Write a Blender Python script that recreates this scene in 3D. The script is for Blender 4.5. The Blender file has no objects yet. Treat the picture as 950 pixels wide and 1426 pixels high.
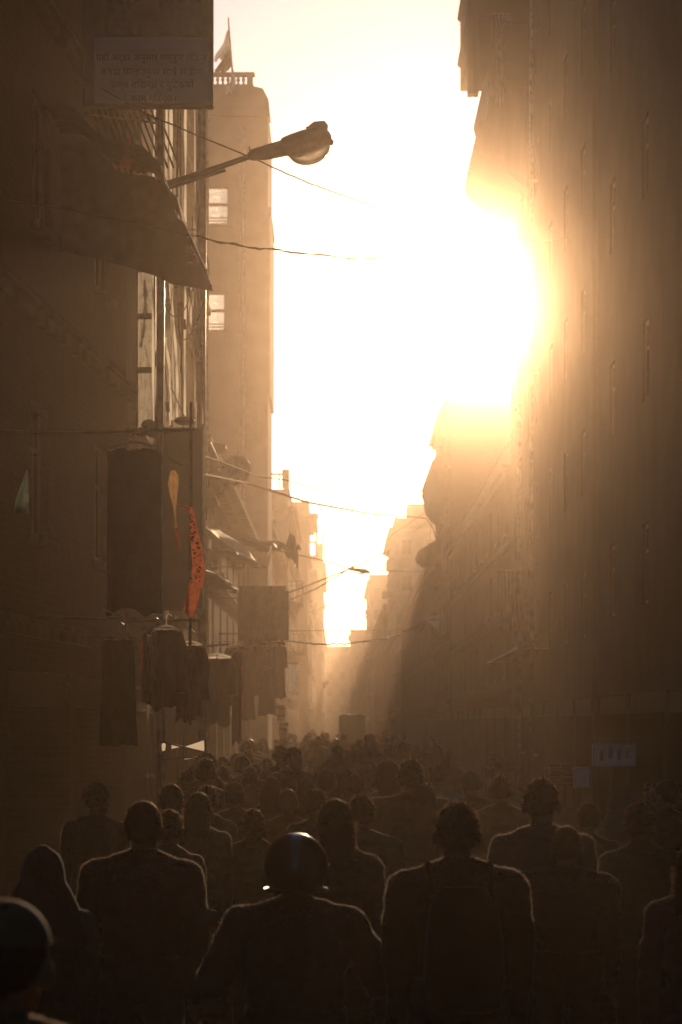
import bpy, math, random
import numpy as np
from mathutils import Vector, Matrix, noise
R = math.radians
sc = bpy.context.scene
# ------------------------------------------------------------------ camera, sky, sun, exposure
F, VX, HY, HC = 3367.0, 472.0, 1007.0, 2.03          # focal length in photo pixels, vanishing point, eye height
cam = bpy.data.cameras.new('camera'); cam_o = bpy.data.objects.new('camera', cam)
sc.collection.objects.link(cam_o); sc.camera = cam_o
cam.sensor_fit = 'VERTICAL'; cam.sensor_height = 36; cam.lens = 85
cam.shift_y = 294 / 1426; cam.shift_x = 3 / 1426; cam.clip_end = 3000; cam.clip_start = .1
cam.dof.use_dof = True; cam.dof.focus_distance = 19; cam.dof.aperture_fstop = 5.0
cam_o.location = (0, 0, HC); cam_o.rotation_euler = (R(90), 0, 0)
SUNX, SUNY = 682, 422
AZ = math.atan((SUNX - VX) / F); EL = math.atan((HY - SUNY) / F * math.cos(AZ))
world = bpy.data.worlds.new('World'); sc.world = world; world.use_nodes = True
nt = world.node_tree; bg = nt.nodes['Background']
sky = nt.nodes.new('ShaderNodeTexSky'); sky.sky_type = 'NISHITA'; sky.sun_disc = False
sky.sun_elevation = EL; sky.sun_rotation = AZ; sky.dust_density = .5; sky.air_density = .7; sky.ozone_density = 1.5
nt.links.new(sky.outputs[0], bg.inputs[0]); bg.inputs[1].default_value = .15
sun = bpy.data.lights.new('sun', 'SUN'); sun_o = bpy.data.objects.new('sun', sun); sc.collection.objects.link(sun_o)
sun.energy = 5.0; sun.angle = R(.5); sun.color = (1, .68, .39)
sun_o.rotation_euler = Vector((math.sin(AZ) * math.cos(EL), math.cos(AZ) * math.cos(EL), math.sin(EL))).to_track_quat('Z', 'Y').to_euler()
sc.view_settings.view_transform = 'Standard'; sc.view_settings.look = 'None'
sc.view_settings.exposure = -1.05; sc.view_settings.gamma = 1
HAZE = ((.00020, .982, (1, 1, 1)), (.00031, .955, (1, .98, .95)), (.00064, .80, (1, .62, .33)))             # coarse droplets (the glow round the sun) and fine dust (the veil)
sc.cycles.use_denoising = True; sc.cycles.max_bounces = 5; sc.cycles.volume_bounces = 1
sc.cycles.transparent_max_bounces = 12; sc.cycles.caustics_reflective = False; sc.cycles.caustics_refractive = False
sc.cycles.sample_clamp_indirect = 4

rnd = random.Random(7)
LINK = sc.collection.objects.link
# ------------------------------------------------------------------ materials
MATS = {}
def mat(name, col, rough=.85, spec=.25, var=.25, scale=6., bump=.0, metal=0., trans=0., coat=0., sheen=0., stretch=(1, 1, 1), alpha=1.):
    if name in MATS: return MATS[name]
    m = bpy.data.materials.new(name); m.use_nodes = True; t = m.node_tree; N = t.nodes; L = t.links
    p = N['Principled BSDF']; out = N['Material Output']
    tc = N.new('ShaderNodeTexCoord'); mp = N.new('ShaderNodeMapping'); mp.inputs['Scale'].default_value = stretch
    L.new(tc.outputs['Object'], mp.inputs[0])
    nz = N.new('ShaderNodeTexNoise'); nz.inputs['Scale'].default_value = scale; nz.inputs['Detail'].default_value = 5
    L.new(mp.outputs[0], nz.inputs['Vector'])
    rp = N.new('ShaderNodeValToRGB'); L.new(nz.outputs[0], rp.inputs[0])
    a = [max(0, c * (1 - var)) for c in col]; b = [min(1, c * (1 + var)) for c in col]
    rp.color_ramp.elements[0].position = .3; rp.color_ramp.elements[1].position = .7
    rp.color_ramp.elements[0].color = (*a, 1); rp.color_ramp.elements[1].color = (*b, 1)
    L.new(rp.outputs[0], p.inputs['Base Color'])
    p.inputs['Roughness'].default_value = rough; p.inputs['Specular IOR Level'].default_value = spec
    p.inputs['Metallic'].default_value = metal
    if coat: p.inputs['Coat Weight'].default_value = coat; p.inputs['Coat Roughness'].default_value = .06
    if sheen: p.inputs['Sheen Weight'].default_value = sheen; p.inputs['Sheen Roughness'].default_value = .4
    if bump:
        bp = N.new('ShaderNodeBump'); bp.inputs['Strength'].default_value = bump; bp.inputs['Distance'].default_value = .02
        n2 = N.new('ShaderNodeTexNoise'); n2.inputs['Scale'].default_value = scale * 5; n2.inputs['Detail'].default_value = 6
        L.new(mp.outputs[0], n2.inputs['Vector']); L.new(n2.outputs[0], bp.inputs['Height']); L.new(bp.outputs[0], p.inputs['Normal'])
    if trans:
        tr = N.new('ShaderNodeBsdfTranslucent'); mx = N.new('ShaderNodeMixShader'); mx.inputs[0].default_value = trans
        L.new(rp.outputs[0], tr.inputs[0]); L.new(p.outputs[0], mx.inputs[1]); L.new(tr.outputs[0], mx.inputs[2])
        L.new(mx.outputs[0], out.inputs['Surface'])
    MATS[name] = m; return m
def glass_mat(name, tint=(.9, .9, .88), rough=.05, mixdirt=.25):
    if name in MATS: return MATS[name]
    m = bpy.data.materials.new(name); m.use_nodes = True; t = m.node_tree; N = t.nodes; L = t.links
    N.remove(N['Principled BSDF']); out = N['Material Output']
    tp = N.new('ShaderNodeBsdfTransparent'); tp.inputs[0].default_value = (*tint, 1)
    gl = N.new('ShaderNodeBsdfGlossy'); gl.inputs['Roughness'].default_value = rough
    df = N.new('ShaderNodeBsdfTranslucent'); df.inputs[0].default_value = (.6, .58, .54, 1)
    lw = N.new('ShaderNodeLayerWeight'); lw.inputs[0].default_value = .25
    m1 = N.new('ShaderNodeMixShader'); L.new(lw.outputs['Fresnel'], m1.inputs[0]); L.new(tp.outputs[0], m1.inputs[1]); L.new(gl.outputs[0], m1.inputs[2])
    nz = N.new('ShaderNodeTexNoise'); nz.inputs['Scale'].default_value = 4
    ml = N.new('ShaderNodeMath'); ml.operation = 'MULTIPLY'; ml.inputs[1].default_value = mixdirt * 2; L.new(nz.outputs[0], ml.inputs[0])
    m2 = N.new('ShaderNodeMixShader'); L.new(ml.outputs[0], m2.inputs[0]); L.new(m1.outputs[0], m2.inputs[1]); L.new(df.outputs[0], m2.inputs[2])
    L.new(m2.outputs[0], out.inputs['Surface']); MATS[name] = m; return m
def brick_mat(name, c1, c2, mortar):
    m = mat(name, c1, .92, .1, .3, 3., .35); t = m.node_tree; N = t.nodes; L = t.links; p = N['Principled BSDF']
    b = N.new('ShaderNodeTexBrick'); b.inputs['Color1'].default_value = (*c1, 1); b.inputs['Color2'].default_value = (*c2, 1)
    b.inputs['Mortar'].default_value = (*mortar, 1); b.inputs['Scale'].default_value = 4.4; b.inputs['Mortar Size'].default_value = .015
    b.inputs['Row Height'].default_value = .33; b.inputs['Brick Width'].default_value = 1.0
    tc = N.new('ShaderNodeTexCoord'); sp = N.new('ShaderNodeSeparateXYZ'); cb = N.new('ShaderNodeCombineXYZ'); ad = N.new('ShaderNodeMath')
    L.new(tc.outputs['Object'], sp.inputs[0]); L.new(sp.outputs[0], ad.inputs[0]); L.new(sp.outputs[1], ad.inputs[1])
    L.new(ad.outputs[0], cb.inputs[0]); L.new(sp.outputs[2], cb.inputs[1]); L.new(cb.outputs[0], b.inputs['Vector'])
    mx = N.new('ShaderNodeMix'); mx.data_type = 'RGBA'; mx.blend_type = 'MULTIPLY'; mx.inputs[0].default_value = .6
    src = p.inputs['Base Color'].links[0].from_socket
    mul = N.new('ShaderNodeMix'); mul.data_type = 'RGBA'; mul.inputs[0].default_value = .45
    L.new(b.outputs[0], mul.inputs[6]); L.new(src, mul.inputs[7]); L.new(mul.outputs[2], p.inputs['Base Color'])
    return m

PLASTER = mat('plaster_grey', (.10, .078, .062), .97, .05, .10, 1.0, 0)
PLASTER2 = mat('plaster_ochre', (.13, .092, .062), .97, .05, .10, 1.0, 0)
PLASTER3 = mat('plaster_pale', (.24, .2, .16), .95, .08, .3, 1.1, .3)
BRICK = brick_mat('brick_red', (.13, .055, .036), (.10, .045, .03), (.15, .12, .1))
BRICK2 = brick_mat('brick_brown', (.08, .042, .028), (.10, .05, .034), (.11, .09, .08))
CONCRETE = mat('concrete', (.15, .13, .11), .95, .1, .25, 3, .3)
WOOD = mat('dark_carved_wood', (.05, .032, .022), .7, .3, .4, 8, .4, stretch=(1, 1, .15))
WOODP = mat('painted_wood', (.09, .07, .055), .55, .35, .3, 10, .2)
PANE = mat('window_glass_dark', (.02, .022, .025), .12, .5, .2, 3)
GLASS = glass_mat('window_glass_clear', mixdirt=.4)
METAL = mat('galvanised_steel', (.32, .31, .3), .45, .5, .3, 14, .15, metal=.8)
DARKMETAL = mat('dark_painted_metal', (.05, .048, .045), .45, .5, .3, 12, .1)
PIPE = mat('weathered_pipe', (.3, .28, .25), .4, .5, .4, 9, .1)
RUBBER = mat('black_cable_sheath', (.025, .022, .02), .75, .12, .3, 30)
CABLE = mat('greased_cable_sheath', (.10, .085, .07), .22, .7, .4, 22, .25)
TIN = mat('corrugated_tin', (.10, .085, .07), .6, .4, .5, 5, .2)
TARP = mat('dark_tarpaulin', (.05, .047, .045), .6, .35, .35, 7, .3, trans=.12)
TARPP = mat('pale_tarpaulin', (.20, .18, .15), .6, .3, .3, 7, .3, trans=.2)
SIGNW = mat('sign_white_flex', (.78, .70, .64), .7, .3, .12, 3, .05, trans=.10)
SIGNP = mat('sign_print_brown', (.22, .17, .14), .7, .3, .3, 5, trans=.08)
INK = mat('sign_ink', (.03, .025, .03), .7, .2, .2, 10)
SIGND = mat('dark_signboard_paint', (.045, .035, .03), .55, .4, .3, 6, .1)
BAMBOO = mat('bamboo_pole', (.30, .22, .12), .4, .5, .3, 9, .2, stretch=(1, 1, .2))
HANG = mat('varnished_hanger_wood', (.55, .36, .2), .3, .6, .2, 12)
BLACKC = mat('black_cloth', (.016, .014, .014), .9, .2, .4, 14, .3, sheen=.15)
MAROON = mat('maroon_cloth', (.10, .015, .015), .85, .2, .35, 14, .3, trans=.15, sheen=.15)
REDTRIM = mat('red_trim_cloth', (.36, .04, .025), .8, .2, .35, 20, .2, trans=.3)
ORANGE = mat('orange_sari_cloth', (.58, .14, .07), .8, .2, .25, 30, .2, trans=.55)
CREAM = mat('cream_cloth', (.75, .48, .25), .85, .2, .2, 16, .2, trans=.55)
GREENC = mat('pale_green_cloth', (.24, .33, .28), .85, .2, .25, 16, .2, trans=.4)
WHITEP = mat('white_translucent_plastic', (.93, .9, .84), .4, .4, .04, 5, .05, trans=.92)
WHITEC = mat('white_cloth', (.7, .66, .6), .85, .2, .15, 14, .2, trans=.4)
BLUEW = mat('bluish_white_card', (.74, .77, .84), .6, .4, .15, 6)
PRINT = mat('printed_dark_picture', (.10, .10, .13), .6, .3, .8, 16)
ASPHALT = mat('street_paving', (.055, .05, .045), .9, .2, .35, 2.5, .4)
EARTH = mat('town_ground', (.09, .075, .06), .95, .1, .3, .3, .2)
CHROME = mat('chrome_metal', (.7, .68, .66), .12, .5, .05, 5, metal=1)
TYRE = mat('tyre_rubber', (.02, .02, .02), .85, .3, .2, 20, .2)
HELM = mat('black_helmet_shell', (.018, .018, .02), .3, .5, .1, 6, coat=.9)
HELMR = mat('red_helmet_shell', (.22, .02, .02), .3, .5, .1, 6, coat=.9)
VISOR = mat('dark_visor', (.01, .01, .012), .08, .6, .05, 5)
BIKEP = mat('motorcycle_paint', (.05, .01, .01), .25, .5, .1, 5, coat=.8)
SEATV = mat('black_vinyl', (.015, .015, .015), .5, .4, .2, 12, .2)

# ------------------------------------------------------------------ mesh building
def Q(px, py, d):                                   # a photo pixel at a known distance down the street
    return Vector(((px - VX) / F * d, d, HC + (HY - py) / F * d))
class MB:
    def __init__(s): s.v = []; s.f = []
    def add(s, v, f):
        o = len(s.v); s.v += [tuple(x) for x in v]; s.f += [tuple(i + o for i in q) for q in f]; return s
    def box(s, a, b):
        x0, y0, z0 = a; x1, y1, z1 = b
        v = [(x, y, z) for x in (x0, x1) for y in (y0, y1) for z in (z0, z1)]
        return s.add(v, [(0, 1, 3, 2), (4, 6, 7, 5), (0, 4, 5, 1), (2, 3, 7, 6), (0, 2, 6, 4), (1, 5, 7, 3)])
    def cbox(s, c, h, m=None, bev=.0):              # centred, optionally rotated box with chamfered edges
        hx, hy, hz = h; b = min(bev, hx * .9, hy * .9, hz * .9)
        if b <= 0:
            v = [Vector((x * hx, y * hy, z * hz)) for x in (-1, 1) for y in (-1, 1) for z in (-1, 1)]
            f = [(0, 1, 3, 2), (4, 6, 7, 5), (0, 4, 5, 1), (2, 3, 7, 6), (0, 2, 6, 4), (1, 5, 7, 3)]
        else:
            v = []; f = []
            for (z, k) in ((-hz, b), (-hz + b, 0), (hz - b, 0), (hz, b)):
                X, Y = hx - k, hy - k
                v += [Vector(q) for q in ((X - b, -Y, z), (X, -Y + b, z), (X, Y - b, z), (X - b, Y, z), (-X + b, Y, z), (-X, Y - b, z), (-X, -Y + b, z), (-X + b, -Y, z))]
            for r in range(3):
                for i in range(8): f.append((r * 8 + i, r * 8 + (i + 1) % 8, (r + 1) * 8 + (i + 1) % 8, (r + 1) * 8 + i))
            f += [tuple(range(7, -1, -1)), tuple(range(24, 32))]
        if m: v = [m @ q for q in v]
        return s.add([q + Vector(c) for q in v], f)
    def tube(s, pts, r, n=7, cap=True):
        pts = [Vector(p) for p in pts]; k = len(pts); rs = r if isinstance(r, (list, tuple)) else [r] * k
        v = []; f = []; up = None
        for i, p in enumerate(pts):
            t = (pts[min(i + 1, k - 1)] - pts[max(i - 1, 0)]).normalized()
            if up is None:
                up = t.orthogonal().normalized()
            up = (up - t * up.dot(t)); up = up.normalized() if up.length > 1e-6 else t.orthogonal().normalized()
            w = t.cross(up)
            for j in range(n):
                a = 2 * math.pi * j / n; v.append(p + (up * math.cos(a) + w * math.sin(a)) * rs[i])
        for i in range(k - 1):
            for j in range(n): f.append((i * n + j, i * n + (j + 1) % n, (i + 1) * n + (j + 1) % n, (i + 1) * n + j))
        if cap: f += [tuple(range(n - 1, -1, -1)), tuple(range((k - 1) * n, k * n))]
        return s.add(v, f)
    def ell(s, c, r, m=None, n=14, lo=-1., hi=1.):   # ellipsoid, optionally cut in latitude (sin of latitude)
        v = []; f = []; a0, a1 = math.asin(lo), math.asin(hi); k = max(4, n // 2 + 1)
        for i in range(k):
            la = a0 + (a1 - a0) * i / (k - 1)
            for j in range(n):
                lo_ = 2 * math.pi * j / n; q = Vector((math.cos(la) * math.cos(lo_) * r[0], math.cos(la) * math.sin(lo_) * r[1], math.sin(la) * r[2]))
                v.append((m @ q if m else q) + Vector(c))
        for i in range(k - 1):
            for j in range(n): f.append((i * n + j, i * n + (j + 1) % n, (i + 1) * n + (j + 1) % n, (i + 1) * n + j))
        f += [tuple(range(n - 1, -1, -1)), tuple(range((k - 1) * n, k * n))]
        return s.add(v, f)
    def loft(s, rings, cap=True):
        n = len(rings[0]); v = [q for r in rings for q in r]; f = []
        for i in range(len(rings) - 1):
            for j in range(n): f.append((i * n + j, i * n + (j + 1) % n, (i + 1) * n + (j + 1) % n, (i + 1) * n + j))
        if cap: f += [tuple(range(n - 1, -1, -1)), tuple(range((len(rings) - 1) * n, len(rings) * n))]
        return s.add(v, f)
    def prism(s, poly, ext):                        # planar outline pushed along a vector
        poly = [Vector(p) for p in poly]; n = len(poly); ext = Vector(ext)
        return s.add(poly + [p + ext for p in poly], [tuple(range(n - 1, -1, -1)), tuple(range(n, 2 * n))] + [(i, (i + 1) % n, n + (i + 1) % n, n + i) for i in range(n)])
    def sheet(s, grid, th=.004, off=None):          # a cloth or film: a single woven layer, so that light shines through it
        ni, nj = len(grid), len(grid[0]); a = [Vector(p) for r in grid for p in r]
        I = lambda i, j: i * nj + j
        return s.add(a, [(I(i, j), I(i, j + 1), I(i + 1, j + 1), I(i + 1, j)) for i in range(ni - 1) for j in range(nj - 1)])
    def poly(s, pts): return s.add([Vector(p) for p in pts], [tuple(range(len(pts)))])
    def wall(s, u0, u1, z0, z1, holes, P, depth):   # a wall sheet with real openings and their reveals; P(u, z, depth) -> point
        us = sorted({u0, u1, *[h[0] for h in holes], *[h[1] for h in holes]}); zs = sorted({z0, z1, *[h[2] for h in holes], *[h[3] for h in holes]})
        for i in range(len(us) - 1):
            for j in range(len(zs) - 1):
                cu, cz = (us[i] + us[i + 1]) / 2, (zs[j] + zs[j + 1]) / 2
                if any(h[0] < cu < h[1] and h[2] < cz < h[3] for h in holes): continue
                s.add([P(us[i], zs[j], 0), P(us[i + 1], zs[j], 0), P(us[i + 1], zs[j + 1], 0), P(us[i], zs[j + 1], 0)], [(0, 1, 2, 3)])
        for h in holes:
            c = [(h[0], h[2]), (h[1], h[2]), (h[1], h[3]), (h[0], h[3])]
            for k in range(4):
                (a, b), (a2, b2) = c[k], c[(k + 1) % 4]
                s.add([P(a, b, 0), P(a2, b2, 0), P(a2, b2, depth), P(a, b, depth)], [(0, 1, 2, 3)])
        return s
    def mesh(s, name, loc=(0, 0, 0), smooth=False):
        me = bpy.data.meshes.new(name); l = Vector(loc)
        me.from_pydata([tuple(Vector(q) - l) for q in s.v], [], s.f); me.update()
        if smooth:
            me.polygons.foreach_set('use_smooth', [True] * len(me.polygons))
            try: me.set_sharp_from_angle(angle=R(40))
            except Exception: pass
        return me
def tag(o, label=None, cat=None, group=None, kind=None):
    if label: o['label'] = label
    if cat: o['category'] = cat
    if group: o['group'] = group
    if kind: o['kind'] = kind
    return o
def empty(name, label, cat, loc, group=None):
    o = bpy.data.objects.new(name, None); LINK(o); o.location = loc; o.empty_display_size = .1
    return tag(o, label, cat, group)
def wloc(o):
    p = Vector(o.location)
    while o.parent: o = o.parent; p += Vector(o.location)
    return p
def part(name, mb, m, parent, smooth=False, at=None):
    """a mesh under its thing; mb is in world coordinates"""
    pl = wloc(parent) if parent else Vector((0, 0, 0)); a = Vector(at) if at is not None else pl
    me = mb.mesh(name, a, smooth); me.materials.append(m)
    o = bpy.data.objects.new(name, me); LINK(o); o.parent = parent; o.location = a - pl
    return o
def lone(name, mb, m, label, cat, group=None, smooth=False, at=None, kind=None):
    o = part(name, mb, m, None, smooth, at); return tag(o, label, cat, group, kind)
def inst(name, me, parent, loc):                    # shared mesh data, loc in the parent's own space
    o = bpy.data.objects.new(name, me); LINK(o); o.parent = parent; o.location = loc; return o
def cate(a, b, sag, n=20, wob=0.):
    a, b = Vector(a), Vector(b); out = []
    for i in range(n + 1):
        t = i / n; p = a.lerp(b, t); p.z -= sag * 4 * t * (1 - t)
        if wob: p += Vector((noise.noise(p * 1.3), noise.noise(p * 1.1 + Vector((9, 0, 0))), noise.noise(p * 1.7 + Vector((0, 7, 0))))) * wob
        out.append(p)
    return out

# ------------------------------------------------------------------ ground
tag(part('ground', MB().box((-300, -80, -.4), (300, 620, -.02)), EARTH, None), kind='structure')
sm = MB(); n = 63
for i in range(n):
    y0, y1 = -20 + i * 6.2, -20 + (i + 1) * 6.2
    sm.add([(-2.0, y0, .0), (4.6, y0, .0), (4.6, y1, .0), (-2.0, y1, .0)], [(0, 1, 2, 3)])
tag(part('street', sm, ASPHALT, None), kind='structure')
for nm, x0, x1 in (('pavement_left', -3.2, -2.0), ('pavement_right', 4.6, 5.4)):
    k = MB(); k.box((x0, -20, -.02), (x1, 372, .12)); o = part(nm, k, CONCRETE, None); tag(o, kind='structure')

# ------------------------------------------------------------------ houses
def ring(mb, P, u0, u1, z0, z1, t, n0, n1):         # rectangular frame in wall coordinates
    for a, b, c, d in ((u0, u1, z0, z0 + t), (u0, u1, z1 - t, z1), (u0, u0 + t, z0 + t, z1 - t), (u1 - t, u1, z0 + t, z1 - t)):
        v = [P(u, z, n) for u in (a, b) for z in (c, d) for n in (n0, n1)]
        mb.add(v, [(0, 1, 3, 2), (4, 6, 7, 5), (0, 4, 5, 1), (2, 3, 7, 6), (0, 2, 6, 4), (1, 5, 7, 3)])
def slab(mb, P, u0, u1, z0, z1, n0, n1):
    v = [P(u, z, n) for u in (u0, u1) for z in (z0, z1) for n in (n0, n1)]
    mb.add(v, [(0, 1, 3, 2), (4, 6, 7, 5), (0, 4, 5, 1), (2, 3, 7, 6), (0, 2, 6, 4), (1, 5, 7, 3)])
def house(label, s, xf, y0, y1, h, floors, bays, wm, trim=CONCRETE, depth=9, eave=.35, win=(.9, 1.35), sub=True, g=3.0, end_bays=0, balc=(), pipes=(), name='shop_house', shop=True, courses=True):
    """s=+1: on the left, its front faces +X;  s=-1: on the right"""
    root = empty(name, label, 'building', (xf, y0, 0))
    P = lambda u, z, n: (xf - s * n, y0 + u, z)      # n grows into the wall
    W = y1 - y0; fh = (h - g) / floors; holes = []; wins = []
    for f in range(floors):
        for b in range(bays):
            uc = W * (b + .5) / bays + rnd.uniform(-.05, .05); zc = g + fh * (f + .5)
            hw, hh = min(win[0], W / bays * .6) / 2, min(win[1], fh * .62) / 2
            holes.append((uc - hw, uc + hw, zc - hh, zc + hh)); wins.append((uc, zc, hw, hh))
    shops = []
    if shop:
        for b in range(bays):
            a, c = W * b / bays + .22, W * (b + 1) / bays - .22; holes.append((a, c, .14, g - .45)); shops.append((a, c))
    mb = MB(); mb.wall(0, W, 0, h, holes, P, .2)
    PE = lambda u, z, n: (xf - s * u, y0 + n, z)
    eh = []
    for f in range(floors):
        for b in range(end_bays):
            uc = .9 + b * 1.9; zc = g + fh * (f + .5); eh.append((uc - .4, uc + .4, zc - .6, zc + .6))
    mb.wall(0, depth, 0, h, eh, PE, .2)
    mb.add([P(W, 0, 0), P(W, 0, depth), P(W, h, depth), P(W, h, 0)], [(0, 1, 2, 3)])
    mb.add([P(0, 0, depth), P(W, 0, depth), P(W, h, depth), P(0, h, depth)], [(0, 1, 2, 3)])
    mb.add([P(0, h, 0), P(W, h, 0), P(W, h, depth), P(0, h, depth)], [(0, 1, 2, 3)])
    if shops:                                        # the shop rooms behind the open fronts
        slab(mb, P, .05, W - .05, .12, g - .3, 2.4, 2.5); slab(mb, P, .05, W - .05, g - .4, g - .3, .21, 2.4)
        for b in range(bays + 1): slab(mb, P, max(.02, W * b / bays - .1), min(W - .02, W * b / bays + .1), .12, g - .41, .21, 2.39)
    part('wall', mb, wm, root)
    def window(P, uc, zc, hw, hh, key):
        c = Vector(P(uc, zc, 0)); k = key + (round(hw, 3), round(hh, 3), s)
        if k not in WCACHE:
            fm = MB(); L = lambda u, z, n: Vector(P(uc + u, zc + z, n)) - c
            ring(fm, L, -hw, hw, -hh, hh, .07, .06, .14); slab(fm, L, -.03, .03, -hh + .07, hh - .07, .07, .13); slab(fm, L, -hw + .07, -.03, hh * .3, hh * .3 + .05, .07, .13); slab(fm, L, .03, hw - .07, hh * .3, hh * .3 + .05, .07, .13)
            a = fm.mesh('window'); a.materials.append(WOODP)
            pm = MB(); slab(pm, L, -hw + .05, hw - .05, -hh + .05, hh - .05, .1, .11); b = pm.mesh('pane'); b.materials.append(PANE)
            sm_ = MB(); slab(sm_, L, -hw - .1, hw + .1, -hh - .09, -hh - .003, -.1, .19); d = sm_.mesh('sill'); d.materials.append(trim)
            WCACHE[k] = (a, b, d)
        a, b, d = WCACHE[k]
        w_ = inst('window', a, root, c - root.location); inst('pane', b, w_, (0, 0, 0))
        if sub: inst('sill', d, w_, (0, 0, 0))
    for q in wins: window(P, *q, ('f',))
    for q in eh: window(PE, (q[0] + q[1]) / 2, (q[2] + q[3]) / 2, .4, .6, ('e',))
    if shops:
        for a, c in shops:
            b_ = MB(); slab(b_, P, a + .02, c - .02, g - .8, g - .46, .03, .19)
            for i in range(5): slab(b_, P, a + .03, c - .03, g - .79 + i * .065, g - .79 + i * .065 + .04, .012, .03)
            part('shutter_box', b_, DARKMETAL, root)
    for f in range(floors + 1):
        z = g + fh * f - .12
        c_ = MB(); slab(c_, P, -.03, W + .03, z, z + .11, -.09, .0 - .002); slab(c_, P, -.04, W + .04, z + .11, z + .17, -.14, -.002)
        if f < floors and courses: part('string_course', c_, trim, root)
    r_ = MB(); slab(r_, P, -.06, W + .06, h + .002, h + .14, -eave, depth + .05); slab(r_, P, -.02, W + .02, h - .16, h, -eave * .55, -.003)
    slab(r_, P, 0, W, h + .14, h + .85, .0, .14); slab(r_, PE, .14, depth, h + .14, h + .85, 0, .14)
    slab(r_, P, -.04, W + .04, h + .85, h + .93, -.05, .19)
    part('roof', r_, trim, root)
    for (f, b) in balc:
        uc = W * (b + .5) / bays; z = g + fh * f + .05; bw = W / bays * .45
        m_ = MB(); slab(m_, P, uc - bw, uc + bw, z, z + .1, -.62, -.003)
        for e in (-1, 1): slab(m_, P, uc + e * bw * .8 - .05, uc + e * bw * .8 + .05, z - .25, z - .002, -.4, -.003)
        bo = part('balcony', m_, trim, root)
        m_ = MB(); N_ = 9
        for i in range(N_ + 1):
            u = uc - bw + .03 + (2 * bw - .06) * i / N_; m_.tube([P(u, z + .1, -.58), P(u, z + .95, -.58)], .012, 5)
        for e in (-1, 1):
            for nn in (-.15, -.35): m_.tube([P(uc + e * (bw - .03), z + .1, nn), P(uc + e * (bw - .03), z + .95, nn)], .012, 5)
            m_.tube([P(uc + e * (bw - .03), z + .95, -.003), P(uc + e * (bw - .03), z + .95, -.58)], .018, 6)
        m_.tube([P(uc - bw + .03, z + .95, -.58), P(uc + bw - .03, z + .95, -.58)], .02, 6)
        part('railing', m_, DARKMETAL, bo)
    for (u, r) in pipes:
        m_ = MB(); pts = [P(u + .02 * math.sin(i * 1.7), z, -.16 - .015 * math.sin(i * 2.3)) for i, z in enumerate(np.linspace(.3, h - .2, 14))]; m_.tube(pts, r, 8)
        for z in np.linspace(1.2, h - 1, 6): slab(m_, P, u - r * 1.5, u + r * 1.5, z, z + .05, -.17 - r, -.003)
        part('drainpipe', m_, PIPE, root, True)
    return root, P
WCACHE = {}
# left side
L1, P1 = house('dark brick shop house carrying the lettered signboard and tin canopy', 1, -2.62, -14, 30, 15.5, 4, 12, BRICK2, eave=.3, pipes=((33.4, .02),), sub=True)
L1.location.x = -2.62 - 44 * math.tan(R(4.0)); L1.rotation_euler.z = R(-4.0)      # its front turns a little away from the low sun
bpy.context.view_layer.update()
L0, _ = house('dark brick house adjoining the near end of the signboard house', 1, -5.75, -60, -14.1, 16, 4, 8, BRICK2, sub=False)
L2, P2 = house('plain plastered house behind the bundle of hanging cables', 1, -2.95, 34, 51, 19, 5, 5, PLASTER2, eave=.25, end_bays=2, pipes=((3, .05), (16.6, .06)), balc=((1, 3), (2, 2)))
L2b, _ = house('low brick house between the satellite dish and the tall tower', 1, -2.75, 51.1, 74.9, 7.2, 2, 7, BRICK, eave=.45, end_bays=0)
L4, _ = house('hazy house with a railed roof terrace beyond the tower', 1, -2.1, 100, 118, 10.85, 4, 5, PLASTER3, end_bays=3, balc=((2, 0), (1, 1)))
L4b, _ = house('narrow hazy house with thick roof cornice past the railed terrace', 1, -1.8, 140, 152, 14.0, 5, 3, PLASTER, end_bays=2, eave=.5)
L4c, _ = house('short brick house filling the gap before the tower row', 1, -2.5, 80.5, 99.9, 8.5, 2, 5, BRICK)
L4d, _ = house('low plastered house tucked behind the railed terrace', 1, -2.3, 118.1, 139.9, 9.5, 3, 5, PLASTER2)
L5, _ = house('hazy house topped by an open frame lookout', 1, -2.0, 178, 200, 13.2, 4, 4, PLASTER2, end_bays=2)
L5b, _ = house('low house squeezed between two hazy taller ones', 1, -2.2, 152.1, 177.9, 9, 3, 5, BRICK, sub=False)
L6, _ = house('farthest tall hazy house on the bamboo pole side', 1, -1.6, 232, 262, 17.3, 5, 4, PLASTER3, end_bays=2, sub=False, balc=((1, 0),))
L6b, _ = house('low hazy brick house near the street end, pole side', 1, -2.1, 200.1, 231.9, 10.5, 3, 5, BRICK, sub=False)
L7, _ = house('faint last house row before the street bends, pole side', 1, -1.9, 262.1, 330, 12, 4, 8, PLASTER, sub=False)
# right side
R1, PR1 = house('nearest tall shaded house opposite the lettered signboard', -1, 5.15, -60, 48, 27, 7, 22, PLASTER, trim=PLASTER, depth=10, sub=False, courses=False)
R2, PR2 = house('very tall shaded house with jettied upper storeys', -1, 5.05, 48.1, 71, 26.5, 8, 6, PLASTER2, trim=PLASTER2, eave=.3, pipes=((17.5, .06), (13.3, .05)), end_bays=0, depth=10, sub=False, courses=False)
R2b, PR2b = house('low brick house under the sun glare past the jettied storeys', -1, 5.1, 71.1, 107.9, 9.5, 3, 9, BRICK, eave=.3)
R3, PR3 = house('brick house with deep tiled eaves where the cables end', -1, 4.95, 108, 124, 16.2, 5, 4, BRICK2, eave=.35)
R3b, _ = house('low plastered house past the deep eaves', -1, 4.9, 124.1, 189.9, 10, 3, 12, PLASTER2, sub=False)
R5, _ = house('hazy pale house with stepped parapet across from the roof terrace', -1, 4.45, 190, 220, 17.3, 5, 6, PLASTER3, end_bays=4, eave=.5, sub=False)
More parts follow.
